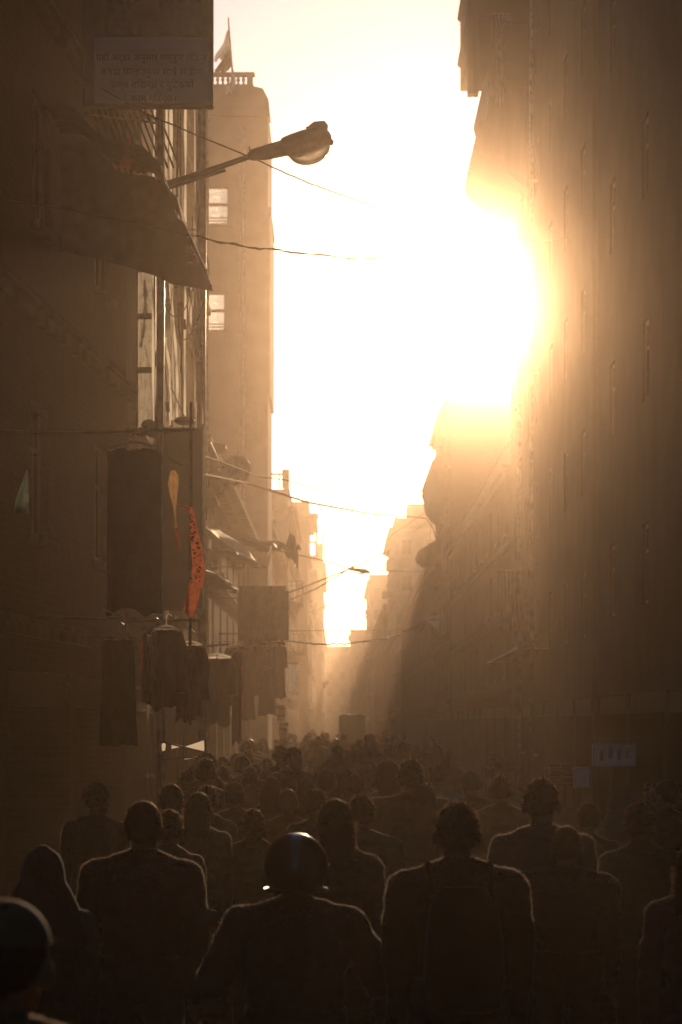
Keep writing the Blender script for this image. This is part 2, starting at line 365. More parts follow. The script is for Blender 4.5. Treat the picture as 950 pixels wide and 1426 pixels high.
R5b, _ = house('low hazy house past the stepped parapet', -1, 4.1, 220.1, 279.9, 12, 4, 9, BRICK, sub=False)
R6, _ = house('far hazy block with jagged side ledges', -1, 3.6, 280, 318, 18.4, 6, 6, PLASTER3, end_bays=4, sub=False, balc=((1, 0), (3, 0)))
R6b, _ = house('faint low row between the two farthest blocks', -1, 2.6, 318.1, 339.9, 10, 3, 6, PLASTER2, sub=False)
R7, _ = house('faintest house narrowing the street end', -1, 1.7, 340, 360, 14.3, 5, 4, PLASTER, end_bays=3, sub=False)
EB, _ = house('pale house closing off the end of the street', 1, 9, 372, 386, 13, 4, 4, PLASTER3, end_bays=10, depth=24, sub=False)

# stepped parapet and other roof pieces
for nm, x0_, z0_, z1_, yy in (('side_ledge', .7, 14.2, 14.9, 193), ('side_ledge', 1.0, 11.9, 12.4, 192), ('side_ledge', .45, 15.0, 16.3, 191.5)):
    part(nm, MB().box((4.45 - x0_, 190.3, z0_), (4.448, yy, z1_)), PLASTER3, R5)
part('stair_head', MB().box((5.4, 190.5, 18.38), (7.4, 194, 19.3)), PLASTER3, R5)
for z, w in ((17.6, .3), (14.8, .55), (12.2, .35), (9.6, .6), (7.4, .35)): part('side_ledge', MB().box((3.6 - w, 280.2, z), (3.598, 284, z + .4)), PLASTER3, R6)
# rail on the terrace of L4
m_ = MB(); zt = 10.85 + .93
for i in range(13): x = -2.15 - .32 * i; m_.tube([(x, 100.1, zt), (x, 100.1, zt + .55)], .03, 5)
m_.tube([(-2.1, 100.1, zt + .56), (-6, 100.1, zt + .56)], .045, 6); m_.box((-2.35, 100, zt), (-2.05, 100.3, zt + .75)); m_.tube([(-3.3, 100.2, zt), (-3.3, 100.2, zt + 1.5)], .04, 6)
part('roof_railing', m_, CONCRETE, L4)
m_ = MB(); m_.box((-1.72, 178.2, 14.1), (-1.58, 178.5, 17.2)).box((-2.25, 178.2, 14.1), (-2.1, 178.5, 17.2)).box((-2.3, 178.1, 17.2), (-1.52, 180, 17.5)).box((-2.3, 178.2, 14.1), (-1.5, 180.2, 14.35)).box((-2.1, 178.25, 15.3), (-1.72, 178.45, 15.45))
part('lookout_frame', m_, CONCRETE, L5)
part('balcony_box', MB().box((-1.598, 232.1, 14.6), (-1.15, 233, 16.6)), CONCRETE, L6); m_ = MB(); m_.box((-2.3, 232.2, 17.3+.94), (-1.5, 234, 19.3)); m_.tube([(-1.6, 232.3, 19.3), (-1.6, 232.3, 20.6)], .07, 5); part('water_tank', m_, CONCRETE, L6)

# the tall tower with see-through windows, its front faces the camera
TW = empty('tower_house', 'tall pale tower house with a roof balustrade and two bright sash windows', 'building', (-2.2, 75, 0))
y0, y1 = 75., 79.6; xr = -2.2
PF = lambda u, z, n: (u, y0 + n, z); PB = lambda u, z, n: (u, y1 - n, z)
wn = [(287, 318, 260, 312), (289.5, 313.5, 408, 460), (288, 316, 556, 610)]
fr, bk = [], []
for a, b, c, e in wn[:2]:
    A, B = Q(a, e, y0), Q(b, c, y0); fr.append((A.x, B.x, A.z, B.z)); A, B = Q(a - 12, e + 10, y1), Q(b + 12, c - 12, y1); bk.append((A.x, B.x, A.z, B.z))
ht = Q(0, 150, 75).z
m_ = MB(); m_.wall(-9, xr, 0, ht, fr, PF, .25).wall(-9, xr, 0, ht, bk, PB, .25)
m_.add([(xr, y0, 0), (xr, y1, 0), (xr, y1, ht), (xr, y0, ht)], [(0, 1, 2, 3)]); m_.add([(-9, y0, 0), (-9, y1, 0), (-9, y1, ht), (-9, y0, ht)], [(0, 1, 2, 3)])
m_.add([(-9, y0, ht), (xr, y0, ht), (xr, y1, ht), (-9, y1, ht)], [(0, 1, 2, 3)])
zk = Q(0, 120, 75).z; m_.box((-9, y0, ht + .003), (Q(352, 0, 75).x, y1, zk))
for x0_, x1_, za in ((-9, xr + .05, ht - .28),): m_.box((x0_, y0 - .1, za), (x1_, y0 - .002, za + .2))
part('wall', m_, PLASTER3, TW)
m_ = MB()
m_.prism([(Q(350, 0, 75).x, y0 - .06, ht + .003), (xr + .04, y0 - .06, ht + .003), (xr + .02, y0 - .06, ht + .25), (Q(366, 0, 75).x, y0 - .06, zk - .08), (Q(350, 0, 75).x, y0 - .06, zk)], (0, 2, 0))
part('cornice', m_, PLASTER3, TW)
part('string_course', MB().box((xr + .002, y0 - .05, ht - 3.3), (xr + .09, y1, ht - 3.1)), PLASTER3, TW)
part('pilaster', MB().box((xr + .002, y0 - .05, Q(0, 550, 75).z), (xr + .07, y1, ht - 3.4)), PLASTER3, TW)
bal = MB(); zb = zk + .05; ztop = Q(0, 101, 75).z
bal.box((-6, y0 - .05, zk + .003), (Q(352, 0, 75).x + .03, y0 + .3, zb)); bal.box((-6, y0 - .06, ztop - .07), (Q(352, 0, 75).x + .06, y0 + .3, ztop)); bal.box((Q(344, 0, 75).x, y0 - .04, zb), (Q(352, 0, 75).x, y0 + .28, ztop - .07)); bal.box((Q(322, 0, 75).x, y0 - .04, zb), (Q(327, 0, 75).x, y0 + .28, ztop - .07))
bo = part('balustrade', bal, PLASTER3, TW)
prof = [(.035, 0), (.05, .05), (.03, .1), (.062, .2), (.03, .3), (.045, .34)]
bm_ = MB(); k = (ztop - .07 - zb) / .34
bm_.loft([[Vector((r * math.cos(2 * math.pi * j / 8), r * math.sin(2 * math.pi * j / 8), z * k)) for j in range(8)] for r, z in prof]); bme = bm_.mesh('baluster', smooth=True); bme.materials.append(PLASTER3)
for i in range(14):
    px = 339 - i * 7.2
    if abs(px - 324.5) < 4: continue
    inst('baluster', bme, bo, Vector((Q(px, 0, 75).x, y0 + .12, zb)) - TW.location)
for i, (a, b, c, e) in enumerate(wn[:2]):
    A, B = Q(a, e, y0), Q(b, c, y0); w_ = B.x - A.x; h_ = B.z - A.z
    fm = MB(); ring(fm, PF, A.x, B.x, A.z, B.z, .035, .08, .16)
    zm = A.z + h_ * .5; slab(fm, PF, A.x + .035, B.x - .035, zm, zm + .09, .09, .15)
    for t in (.09, .17): slab(fm, PF, A.x + .035, B.x - .035, A.z + h_ * t, A.z + h_ * t + .03, .09, .15)
    fo = part('window', fm, WOODP, TW)
    for za, zb_ in ((A.z + .04, zm), (zm + .09, B.z - .04)):
        gm = MB(); slab(gm, PF, A.x + .036, B.x - .036, za, zb_, .115, .121); part('pane', gm, GLASS, fo)
    su = MB(); ring(su, PF, A.x - .09, B.x + .09, A.z - .09, B.z + .09, .088, -.05, -.003); part('surround', su, PLASTER3, fo)
    fb = MB(); A2, B2 = bk[i][0], bk[i][1]; ring(fb, PB, A2, B2, bk[i][2], bk[i][3], .05, .08, .14); part('window', fb, WOODP, TW)
A, B = Q(340, 610, y0), Q(358, 560, y0); fm = MB(); ring(fm, PF, A.x, B.x, A.z, B.z, .04, -.06, -.003); slab(fm, PF, A.x + .04, B.x - .04, A.z + .04, B.z - .04, -.03, -.004); part('window', fm, WOODP, TW)
for px, r in ((340, .04), (276, .05), (334, .025)):
    m_ = MB(); x = Q(px, 0, 75).x; m_.tube([(x + .02 * math.sin(i * 2.1), y0 - .09, z) for i, z in enumerate(np.linspace(1, ht - .6, 24))], r, 8); part('drainpipe', m_, PIPE, TW, True)

# deep tiled eaves, awnings and bits along the right fronts that break the outline
def eave_roof(root, pts, th, m, name='eave'):       # pts: outline in x-z at y0, pushed along the street
    pass
def rbit(root, name, px0, px1, py0, py1, d, ln, m, drop=0):
    a, b = Q(px0, py1, d), Q(px1, py0, d); mb = MB()
    mb.prism([(a.x, d, a.z), (b.x, d, a.z + drop), (b.x, d, b.z), (a.x, d, b.z - drop)], (0, ln, 0)); return part(name, mb, m, root)
d = 70.9
part('overhanging_storey', MB().prism([Q(641, -30, d), Q(641, 127, d), Q(717, 127, d), Q(717, -30, d)], (0, -7, 0)), PLASTER2, R2)
part('overhanging_storey', MB().prism([Q(672, 127.3, d), Q(672, 196, d), Q(717, 196, d), Q(717, 127.3, d)], (0, -6.8, 0)), PLASTER2, R2)
for ya, yb in ((10, 28), (74, 92)): part('window_hood', MB().prism([Q(640.8, ya, d - .2), Q(637, yb - 4, d - .2), Q(637, yb, d - .2), Q(640.8, yb + 3, d - .2)], (0, -5, 0)), WOOD, R2)
for px in (655, 663, 688):
    a = Q(px, 126, 63.6); part('pilaster', MB().box((a.x - .07, 63.5, a.z - .1), (a.x + .07, 63.897, 24.5)), PLASTER2, R2)
part('eave', MB().prism([Q(717, 196.3, d), Q(667, 196.3, d), Q(659, 178, d), Q(664, 200, d), Q(661, 236, d), Q(650, 243, d), Q(647, 264, d), Q(650, 276, d), Q(717, 330, d)], (0, -6, 0)), WOOD, R2)
m_ = MB(); d = 123.8
m_.prism([Q(610, 676, d), Q(588, 687, d), Q(587, 691, d), Q(590, 700, d), Q(592, 716, d), Q(600, 727, d), Q(612, 735, d)], (0, -15, 0)); ev = part('eave', m_, WOOD, R3)
tl = MB()
for i in range(8):
    p = Q(611, 673.5, d).lerp(Q(587, 686, d), i / 8); q = Q(611, 673.5, d).lerp(Q(587, 686, d), (i + 1.25) / 8); tl.box((q.x, d - 15, q.z - .012 + .03), (p.x, d + .03, q.z + .05))
part('roof_tile_course', tl, BRICK, ev)
for py in (600, 646): part('window_hood', MB().box((Q(602, 0, d).x, d - 8, Q(0, py + 22, d).z), (4.948, d, Q(0, py, d).z)), WOOD, R3)
def tarp(name, c00, c01, c10, c11, m, label, cat='awning', group=None, sag=.1, seed=0, ni=10, nj=14, th=.006, rag=.0, posts=None, nz=.06):
    g_ = []; c00, c01, c10, c11 = map(Vector, (c00, c01, c10, c11)); r_ = random.Random(seed)
    for i in range(ni + 1):
        u = i / ni; row = []
        for j in range(nj + 1):
            v = j / nj; p = c00.lerp(c01, v).lerp(c10.lerp(c11, v), u); k = 16 * u * (1 - u) * v * (1 - v)
            p.z -= sag * k; p += Vector((noise.noise(p * 2 + Vector((seed, 0, 0))), noise.noise(p * 2 + Vector((0, seed, 5))), noise.noise(p * 2.3 + Vector((3, seed, 0))))) * nz
            if rag and i == ni: p.z += r_.uniform(-rag, rag); p.x += r_.uniform(-rag, rag) * .5
            row.append(p)
        g_.append(row)
    t = empty(name, label, cat, c00, group); part('sheet', MB().sheet(g_, th), m, t, True)
    fr_ = MB(); fr_.tube([g_[-1][0], g_[-1][-1]] if not rag else [g_[0][0], g_[0][-1]], .018, 6)
    if posts is not None:
        for q in (g_[-1][0], g_[-1][-1]): fr_.tube([q, Vector((posts, q.y, q.z + .02))], .014, 6)
    part('support_rod', fr_, BAMBOO, t, True); return t
for pts in ([(612, 757), (598, 766), (578, 778), (580, 784), (588, 791), (598, 789), (612, 784)], [(612, 796), (600, 800), (590, 811), (593, 822), (602, 826), (612, 822)]):
    part('window_hood', MB().prism([Q(x, y, 123.6) for x, y in pts], (0, -6, 0)), WOOD, R3)
tarp('shop_awning', (5.04, 58, 4.2), (5.04, 70, 4.2), (4.3, 58, 3.8), (4.3, 70, 3.8), TARP, 'long dark awning over the shaded shop fronts', seed=8, sag=.2, posts=5.04)
def curtain(name, px0, px1, py0, py1, d, m, label, seed=0, folds=7, depth=.05, cat='cloth', rod=True):
    A, B = Q(px0, py0, d), Q(px1, py1, d); t = empty(name, label, cat, (A.x, d, A.z)); g_ = []
    for i in range(11):
        row = []
        for j in range(folds * 6 + 1):
            v = j / (folds * 6); u = i / 10
            row.append(Vector((A.x + (B.x - A.x) * v + noise.noise(Vector((v * 5, u * 3, seed))) * .04 * u, d + depth * (.6 + .4 * u) * math.sin(v * folds * 2 * math.pi + noise.noise(Vector((u * 2, seed, v))) * 2), A.z + (B.z - A.z) * u + noise.noise(Vector((v * 6, seed, 1))) * .06 * u)))
        g_.append(row)
    part('sheet', MB().sheet(g_, .004, Vector((0, .004, 0))), m, t, True)
    if rod: part('rod', MB().tube([(A.x - .1, d, A.z + .015), (B.x + .1, d, A.z + .015)], .014, 6), BAMBOO, t)
    return t
curtain('hanging_curtain', 700, 742, 795, 880, 60.5, SIGNP, 'pleated brown curtain hung along the shaded front at the nearest tall house', 3)
curtain('hanging_curtain', 690, 704, 20, 150, 62.5, TARPP, 'pale cloth strip trailing from the very tall house', 6, folds=3)
m_ = MB(); m_.poly([Q(592, 862, 97), Q(613, 855, 97), Q(611, 879, 97)]); fl = lone('pennant_sign', m_, WHITEC, 'small pale triangular pennant plate at the cable end', 'sign')
m_ = MB(); m_.tube([Q(592, 863, 97.01), (5.1, 97.01, Q(592, 863, 97).z)], .015, 6); part('bracket', m_, DARKMETAL, fl)

# ------------------------------------------------------------------ lettered signboard
d = 24.0; A, B = Q(115, 149, d), Q(297, -70, d)
SG = empty('projecting_signboard', 'big pale signboard with four lines of dark lettering over the tin canopy', 'sign', (A.x, d, A.z))
m_ = MB(); m_.cbox(((A.x + B.x) / 2, d + .06, (A.z + B.z) / 2), ((B.x - A.x) / 2, .05, (B.z - A.z) / 2), bev=.01); part('board', m_, SIGNP, SG)
a, b = Q(131, 146, d), Q(291, 52, d); m_ = MB(); m_.box((a.x, d - .006, a.z), (b.x, d + .008, b.z)); pn = part('text_panel', m_, SIGNW, SG)
for px0, px1, nm in ((146, 197, 'picture_panel'), (222, 282, 'picture_panel')):
    a, b = Q(px0, 48, d), Q(px1, -60, d); m_ = MB(); m_.box((a.x, d - .005, a.z), (b.x, d + .008, b.z)); part(nm, m_, PRINT, SG)
m_ = MB(); ring(m_, lambda u, z, n: (u, d + n, z), A.x, B.x, A.z, B.z, .03, -.02, .0095); part('frame', m_, DARKMETAL, SG)
m_ = MB(); m_.tube([(-2.61, d + .1, B.z - .2), (A.x, d + .1, B.z - .2)], .025, 6).tube([(-2.62, d + .13, A.z + .3), (B.x - .1, d + .13, A.z + .3)], .02, 6); part('bracket', m_, DARKMETAL, SG)
lines = [('\u092f\u0939\u093e\u0901 \u0905\u0930\u094d\u0921\u0930 \u0905\u0928\u0941\u0938\u093e\u0930 \u0938\u092e\u094d\u092a\u0942\u0923 \u0932\u0947\u093f\u0921\u091c', 134, 288, 81),
         ('\u0915\u092a\u0921\u093e \u093f\u0938\u0932\u093e\u0909\u0928\u0941\u0915\u093e \u0938\u093e\u0925\u0948 \u0938\u093e\u0921\u0940\u092e\u093e', 140, 284, 101),
         ('\u092b\u0932\u094d\u0938 \u0930\u093e\u093f\u0916\u0928\u094d\u091b \u0930 \u092c\u0941\u093f\u091f\u0915\u0915\u094b', 153, 270, 119),
         ('\u0915\u093e\u092e \u0917\u093f\u0930\u0928\u094d\u091b\u0964', 182, 245, 138)]
for txt, x0, x1, yb in lines:
    cu = bpy.data.curves.new('lettering', 'FONT'); cu.body = txt; cu.size = .1; cu.extrude = .001; cu.resolution_u = 3
    tmp = bpy.data.objects.new('lettering_tmp', cu); LINK(tmp); bpy.context.view_layer.update()
    me = bpy.data.meshes.new_from_object(tmp.evaluated_get(bpy.context.evaluated_depsgraph_get())); bpy.data.objects.remove(tmp)
    co = np.empty(len(me.vertices) * 3); me.vertices.foreach_get('co', co); co = co.reshape(-1, 3)
    if len(co) == 0: continue
    w_ = co[:, 0].max() - co[:, 0].min(); W_ = (x1 - x0) / F * d; k = W_ / w_
    hh_ = 13.5 / F * d / .1
    new = np.stack([(co[:, 0] - co[:, 0].min()) * k, co[:, 2] * 0 + (-.0035) + np.where(co[:, 2] > 0, -.001, .001), co[:, 1] * min(hh_, k * 1.5)], 1)
    me.vertices.foreach_set('co', new.ravel()); me.update(); me.name = 'lettering'; me.materials.clear(); me.materials.append(INK)
    o = bpy.data.objects.new('lettering', me); LINK(o); o.parent = pn; o.location = Vector((Q(x0, 0, d).x, d - .006, Q(0, yb + 4, d).z)) - wloc(pn)

# tin canopy under the sign (its outer edge runs out over the street)
def canopy():
    t = empty('tin_canopy', 'dark sagging tin canopy with a ragged tip, under the lettered signboard', 'canopy', (-2.62, 24, 7.0))
    edge = [(120, 190), (165, 236), (214, 243), (238, 268), (246, 300), (262, 313), (267, 343), (278, 365), (297, 405)]
    g_ = []
    for i in range(15):                              # rows along the street, from the near end to the far end
        y = 23.55 + 1.45 * i / 14; row = []
        for j in range(29):
            v = j / 28; x = -2.615 + v * (1.3 if i < 14 else 1.3) ; x = min(x, -.9)
            # far end follows the outline seen in the photo
            px = VX + x / 25 * F
            z_out = np.interp(px, [e[0] for e in edge], [Q(0, e[1], 25).z for e in edge])
            xr_ = -2.86 + v * 1.56
            px = VX + xr_ / 25 * F; z_out = np.interp(px, [e[0] for e in edge], [Q(0, e[1], 25).z for e in edge])
            row.append(Vector((xr_, y, z_out - .03 * (14 - i) / 14 + .018 * math.sin(y * 40) + .02 * noise.noise(Vector((xr_ * 4, y * 2, 0))))))
        g_.append(row)
    part('sheet', MB().sheet(g_, .012, Vector((0, 0, -.012))), TIN, t, True)
    m_ = MB()                                        # the hanging side cloth that closes the end of the canopy
    m_.prism([Q(297, 405, 25.02), Q(262, 399, 25.02), Q(240, 396, 25.02), Q(216, 384, 25.02), Q(186, 374, 25.02), Q(140, 362, 25.02), Q(86, 350, 25.02), Q(84, 200, 25.02), Q(122, 196, 25.02), Q(166, 240, 25.02), Q(214, 246, 25.02), Q(238, 270, 25.02), Q(246, 302, 25.02), Q(262, 316, 25.02), Q(267, 346, 25.02), Q(278, 367, 25.02)], (0, .012, 0)); part('end_flap', m_, TARP, t)
    m_ = MB()
    for k in range(7): p = Q(263 + rnd.uniform(-4, 8), 330 + k * 6, 24.98); m_.tube([p, p + Vector((rnd.uniform(-.02, .05), 0, rnd.uniform(-.08, .03)))], .008, 5)
    part('tattered_edge', m_, WHITEC, t)
canopy()
# slatted bamboo screen behind the sign, above the canopy
t = empty('bamboo_screen', 'slanting bamboo screen leaning between the signboard and the canopy', 'screen', (-2.6, 25.5, 8.3))
bmb = None
for i in range(12):
    a, b = Q(116 + i * 8, 150, 25.5), Q(160 + i * 8.2, 242 - (0 if i < 6 else 8), 25.5); a.z += .25
    part('bamboo_slat', MB().tube([a, a.lerp(b, .5) + Vector((0, .01, .01)), b], .011, 6), WOOD, t, True)
part('cross_bar', MB().tube([Q(116, 158, 25.46), Q(222, 172, 25.46)], .012, 6), BAMBOO, t)
m_ = MB(); d = 23.45; m_.sheet([[Q(177, 193, d), Q(180, 190, d), Q(183, 195, d)], [Q(171, 215, d), Q(180, 212, d - .05), Q(190, 216, d)], [Q(166, 233, d), Q(181, 236, d - .06), Q(199, 241, d)]], .004, Vector((0, .004, 0)))
lone('red_pennant', m_, REDTRIM, 'small red cloth pennant standing on the tin canopy', 'flag', smooth=True)

# ------------------------------------------------------------------ open sash window at the end of the dark house
d = 30.3; A, B = Q(190, 602, d), Q(217, 376, d)
fm = MB(); PFs = lambda u, z, n: (u, d + n, z); ring(fm, PFs, A.x, B.x, A.z, B.z, .024, 0, .05)
for py in (440, 515): z = Q(0, py, d).z; slab(fm, PFs, A.x + .024, B.x - .024, z - .035, z + .035, .002, .048)
SWIN = empty('glazed_shutter', 'tall open glazed shutter standing out from the end of the dark brick house', 'window', (A.x, d, A.z))
so = part('window_sash', fm, WOODP, SWIN); part('hinge', MB().tube([(A.x - .03, d + .03, A.z + .3), (A.x + .01, d + .03, A.z + .3)], .012, 6), DARKMETAL, SWIN); zz = [A.z + .02, Q(0, 515, d).z - .035, Q(0, 515, d).z + .035, Q(0, 440, d).z - .035, Q(0, 440, d).z + .035, B.z - .02]
for i in range(3):
    gm = MB(); slab(gm, PFs, A.x + .024, B.x - .024, zz[i * 2], zz[i * 2 + 1], .022, .027); part('pane', gm, GLASS, so)
    gm = MB(); slab(gm, PFs, B.x - .045, B.x - .026, zz[i * 2] + .01, zz[i * 2 + 1] - .01, .03, .05); part('glazing_bead', gm, MATS['white_cloth'], so)  # white strip standing for the sun's glint down the frame edge

# ------------------------------------------------------------------ poles, hanging cables and street lamp
def pole(label, X, d, h, r0, r1, m, arms=()):
    t = empty('utility_pole', label, 'pole', (X, d, 0))
    part('shaft', MB().tube([(X + .01 * math.sin(i), d, h * i / 12) for i in range(13)], [r0 + (r1 - r0) * i / 12 for i in range(13)], 12), m, t, True)
    part('footing', MB().cbox((X, d, .12), (.2, .2, .12), bev=.03), CONCRETE, t)
    for z in arms:
        part('cross_arm', MB().box((X - .45, d - .1, z), (X + .45, d - .045, z + .07)), DARKMETAL, t)
        for k in (-.38, -.12, .14, .38): part('insulator', MB().loft([[Vector((X + k + r * math.cos(2 * math.pi * j / 8), d - .07 + r * math.sin(2 * math.pi * j / 8), z + .07 + q)) for j in range(8)] for r, q in ((.012, 0), (.03, .03), (.02, .06), (.03, .09), (.012, .13))]), PIPE, t)
    return t
pole('slim steel pole carrying the street lamp arm', Q(223, 0, 25.2).x, 25.2, 10.6, .05, .035, PIPE)
pole('steel pole with cross arms holding the bundle of hanging cables', Q(281, 0, 31).x, 31, 13.6, .06, .05, PIPE, (11.8, 12.6))
t = empty('cable_bundle', 'bundle of slack cables and added pale glint strips hanging beside the pole with cross arms', 'cables', (-1.9, 30, 5.6))
specs = [(222, 214, 590, -100, .010), (232, 226, 420, -100, .014), (239, 240, 585, -100, .013), (247, 246, 330, -60, .012), (252, 254, 575, 60, .009), (258, 257, 588, 120, .010), (262, 276, 500, 340, .022), (257, 276, 505, 340, .012), (273, 281, 590, -60, .012), (276, 274, 560, 90, .008), (245, 262, 590, 330, .008), (236, 247, 585, 395, .010), (266, 252, 520, 385, .007), (230, 237, 592, 470, .012), (284, 279, 520, 400, .009), (224, 233, 588, 480, .007), (268, 270, 592, 300, .007), (227, 222, 480, 392, .016)]
for i, (xa, xb, yb, ya, r) in enumerate(specs):
    a, b = Q(xa, ya, 29.5 + .15 * i), Q(xb, yb, 29.5 + .15 * i); pts = []
    for k in range(25):
        u = k / 24; p = a.lerp(b, u); p.x += .035 * math.sin(math.pi * u) * (1 if i % 2 else -1) * (1 if abs(xa - xb) > 4 else .25) + .008 * noise.noise(Vector((u * 9, i * 3.1, 0))); p.y += .03 * noise.noise(Vector((u * 6, i * 1.7, 4))); pts.append(p)
    if i in (1, 2, 6, 7, 8, 11, 13, 0, 5, 17):
        tw = [(math.cos(k * .45 + i), math.sin(k * .45 + i)) for k in range(25)]
        part('plastic_strip', MB().sheet([[p + Vector((-r * (.6 + 1.1 * abs(c_)), -r * s_, 0)), p + Vector((r * (.6 + 1.1 * abs(c_)), r * s_, 0))] for p, (c_, s_) in zip(pts, tw)]), WHITEP, t, True)  # pale twisted strips added to imitate sun glints on the cables
    else: part('cable', MB().tube(pts, r, 8), CABLE, t, True)
for px, py in ((240, 330), (256, 445), (282, 480), (233, 560), (262, 400), (276, 488)):
    p = Q(px, py, 29.6); part('splice', MB().tube([p, p + Vector((.01, 0, -.12))], .024, 7), CABLE, t, True)
for (x0, y0_, x1, y1_, sg) in ((229, 424, 268, 400, .25), (246, 470, 283, 420, .2), (238, 540, 262, 590, .0)):
    part('cable', MB().tube(cate(Q(x0, y0_, 29.2), Q(x1, y1_, 29.2), sg, 16, .02), .006, 6), CABLE, t, True)
# street lamp
d = 25.2
LP = empty('street_lamp', 'street lamp with a glass bowl on a long arm against the sky', 'street lamp', Q(226, 258, d))
part('arm', MB().tube([Q(221, 260, d), Q(262, 247, d), Q(310, 231, d), Q(350, 217, d)], [.034, .033, .03, .03], 10), DARKMETAL, LP, True)
m_ = MB(); m_.tube([Q(226, 252, d), Q(227, 266, d)], .06, 10).tube([Q(228, 264, d), Q(314, 236.5, d)], .02, 8); part('clamp', m_, DARKMETAL, LP, True)
m_ = MB(); m_.tube([Q(346, 218, d), Q(352, 216, d), Q(372, 212, d), Q(396, 206, d), Q(402, 205, d)], [.035, .06, .078, .085, .06], 12); part('sleeve', m_, DARKMETAL, LP, True)
for px in (349, 361): part('bolt', MB().tube([Q(px, 213, d), Q(px - 2, 204, d)], .008, 6), DARKMETAL, LP)
def lring(px, pyt, pyb, wy, n=18):
    t_, b_ = Q(px, pyt, d), Q(px, pyb, d); c = (t_ + b_) / 2; hz = (t_.z - b_.z) / 2
    return [c + Vector((0, wy * math.cos(2 * math.pi * k / n), hz * math.sin(2 * math.pi * k / n))) for k in range(n)]
m_ = MB(); m_.loft([lring(390, 196, 206, .03), lring(393, 192, 214, .1), lring(405, 187, 219, .15), lring(420, 182, 218, .18), lring(440, 177, 211, .18), lring(452, 178, 206, .13), lring(459, 184, 202, .07), lring(462, 190, 197, .02)]); part('housing', m_, DARKMETAL, LP, True)
M_ = Matrix.Rotation(R(-13), 3, 'Y'); m_ = MB(); c = Q(430, 207, d); m_.ell(c, (.225, .17, .165), M_, 24, -1, .25); part('glass_bowl', m_, None or glass_mat('lamp_bowl_glass', (.62, .58, .5), .12, .45), LP, True)
m_ = MB(); m_.prism([Q(429, 186, d - .05), Q(430, 175, d - .05), Q(437, 169, d - .05), Q(452, 168, d - .05), Q(457, 174, d - .05), Q(456, 181, d - .05), Q(450, 187, d - .05)], (0, .1, 0)); m_.tube([Q(426, 178, d), Q(432, 177, d)], .012, 6); part('top_cap', m_, DARKMETAL, LP)
m_ = MB(); m_.ell(Q(461, 198, d), (.03, .03, .035), n=10); part('latch', m_, DARKMETAL, LP, True)

def wire(label, pts_px, r, sag=.0, n=24, wob=.01, m=RUBBER, strands=1, name='overhead_cable'):
    P_ = [Q(*p) for p in pts_px]; path = []
    for i in range(len(P_) - 1):
        seg = cate(P_[i], P_[i + 1], 0, n); path += seg if i == 0 else seg[1:]
    for _ in range(3):                               # round the corners off
        for i in range(1, len(path) - 1): path[i] = (path[i - 1] + path[i] * 2 + path[i + 1]) / 4
    path = [p + Vector((0, 0, noise.noise(p * 1.9))) * wob for p in path]
    o = lone(name, MB().tube(path, r, 6), m, label, 'cable', 'overhead cables', True, at=path[0])
    for s_ in range(1, strands):
        q = [p + Vector((0, math.cos(i * .35 + s_ * 2), math.sin(i * .35 + s_ * 2))) * r * 1.7 for i, p in enumerate(path)]; part('strand', MB().tube(q, r * .8, 5), m, o, True)
    return o
wire('thin cable slanting across the lettered signboard and under the lamp', [(118, 110, 23.8), (215, 163, 23.9), (335, 213, 24.8), (430, 255, 29), (520, 287, 40), (600, 312, 52), (668, 326, 63), (722, 330, 66)], .0075)
wire('twisted pair of cables crossing below the street lamp', [(-20, 272, 19.5), (120, 297, 21), (268, 328, 24.2), (330, 342, 25), (400, 350, 30), (500, 361, 40), (600, 356, 50), (690, 328, 60.0)], .008, strands=2, wob=.012)
wire('loose glinting wire stapled on the shaded house beside the sun glare', [(690, 328, 60), (722, 333, 59.5), (752, 337, 58.5), (790, 330, 54)], .014, m=CABLE)
wire('thin cable passing in front of the satellite dish', [(265, 630, 30), (300, 640, 34), (362, 664, 45), (395, 668, 50), (460, 686, 60), (520, 696, 85), (590, 700, 115), (650, 706, 95)], .012)
wire('thick cable running from the dish to the tiled eave and drooping there', [(280, 660, 40), (345, 673, 50), (430, 700, 60), (520, 716, 85), (575, 720, 112), (594, 722, 120), (603, 735, 121), (609, 755, 122)], .028)
wire('slanting cable climbing from the dark signboard to the tiled eave', [(398, 838, 57), (440, 820, 64), (487, 792, 75), (545, 745, 98), (592, 714, 122)], .017)
wire('faint slack cable under the slanting one', [(400, 826, 57), (430, 815, 62), (485, 793, 75), (540, 768, 100), (575, 742, 140), (595, 726, 145)], .02)
wire('level cable holding the small hanging lamp', [(340, 752, 54), (400, 770, 60), (440, 778, 66), (487, 791, 75), (540, 795, 90), (604, 796, 121)], .017)
wire('thin level cable low over the crowd', [(404, 878, 57), (470, 878, 70), (540, 877, 85), (592, 876, 98)], .01)
wire('thick drooping cable ending at the triangular pennant plate', [(396, 892, 56), (440, 897, 60), (480, 897, 64), (540, 888, 80), (570, 879, 90), (592, 866, 96.8)], .02, wob=.03)
wire('faint far cable above the street end', [(430, 852, 120), (470, 838, 150), (512, 820, 200)], .03)
wire('short drooping wire end on the tiled eave front', [(601, 690, 120), (601, 715, 120), (599, 745, 120), (600, 762, 120)], .015)
m_ = MB(); a, b = Q(484, 792, 74.9), Q(516, 797, 74.9); m_.tube([a, a.lerp(b, .2), a.lerp(b, .8), b], [.03, .045, .06, .03], 10); hl = lone('hanging_street_lamp', m_, DARKMETAL, 'small lamp slung on a level cable over the street', 'street lamp', smooth=True, at=a)
part('glass_bowl', MB().ell(Q(502, 799, 74.9), (.14, .05, .03), n=12), glass_mat('lamp_bowl_glass'), hl, True)

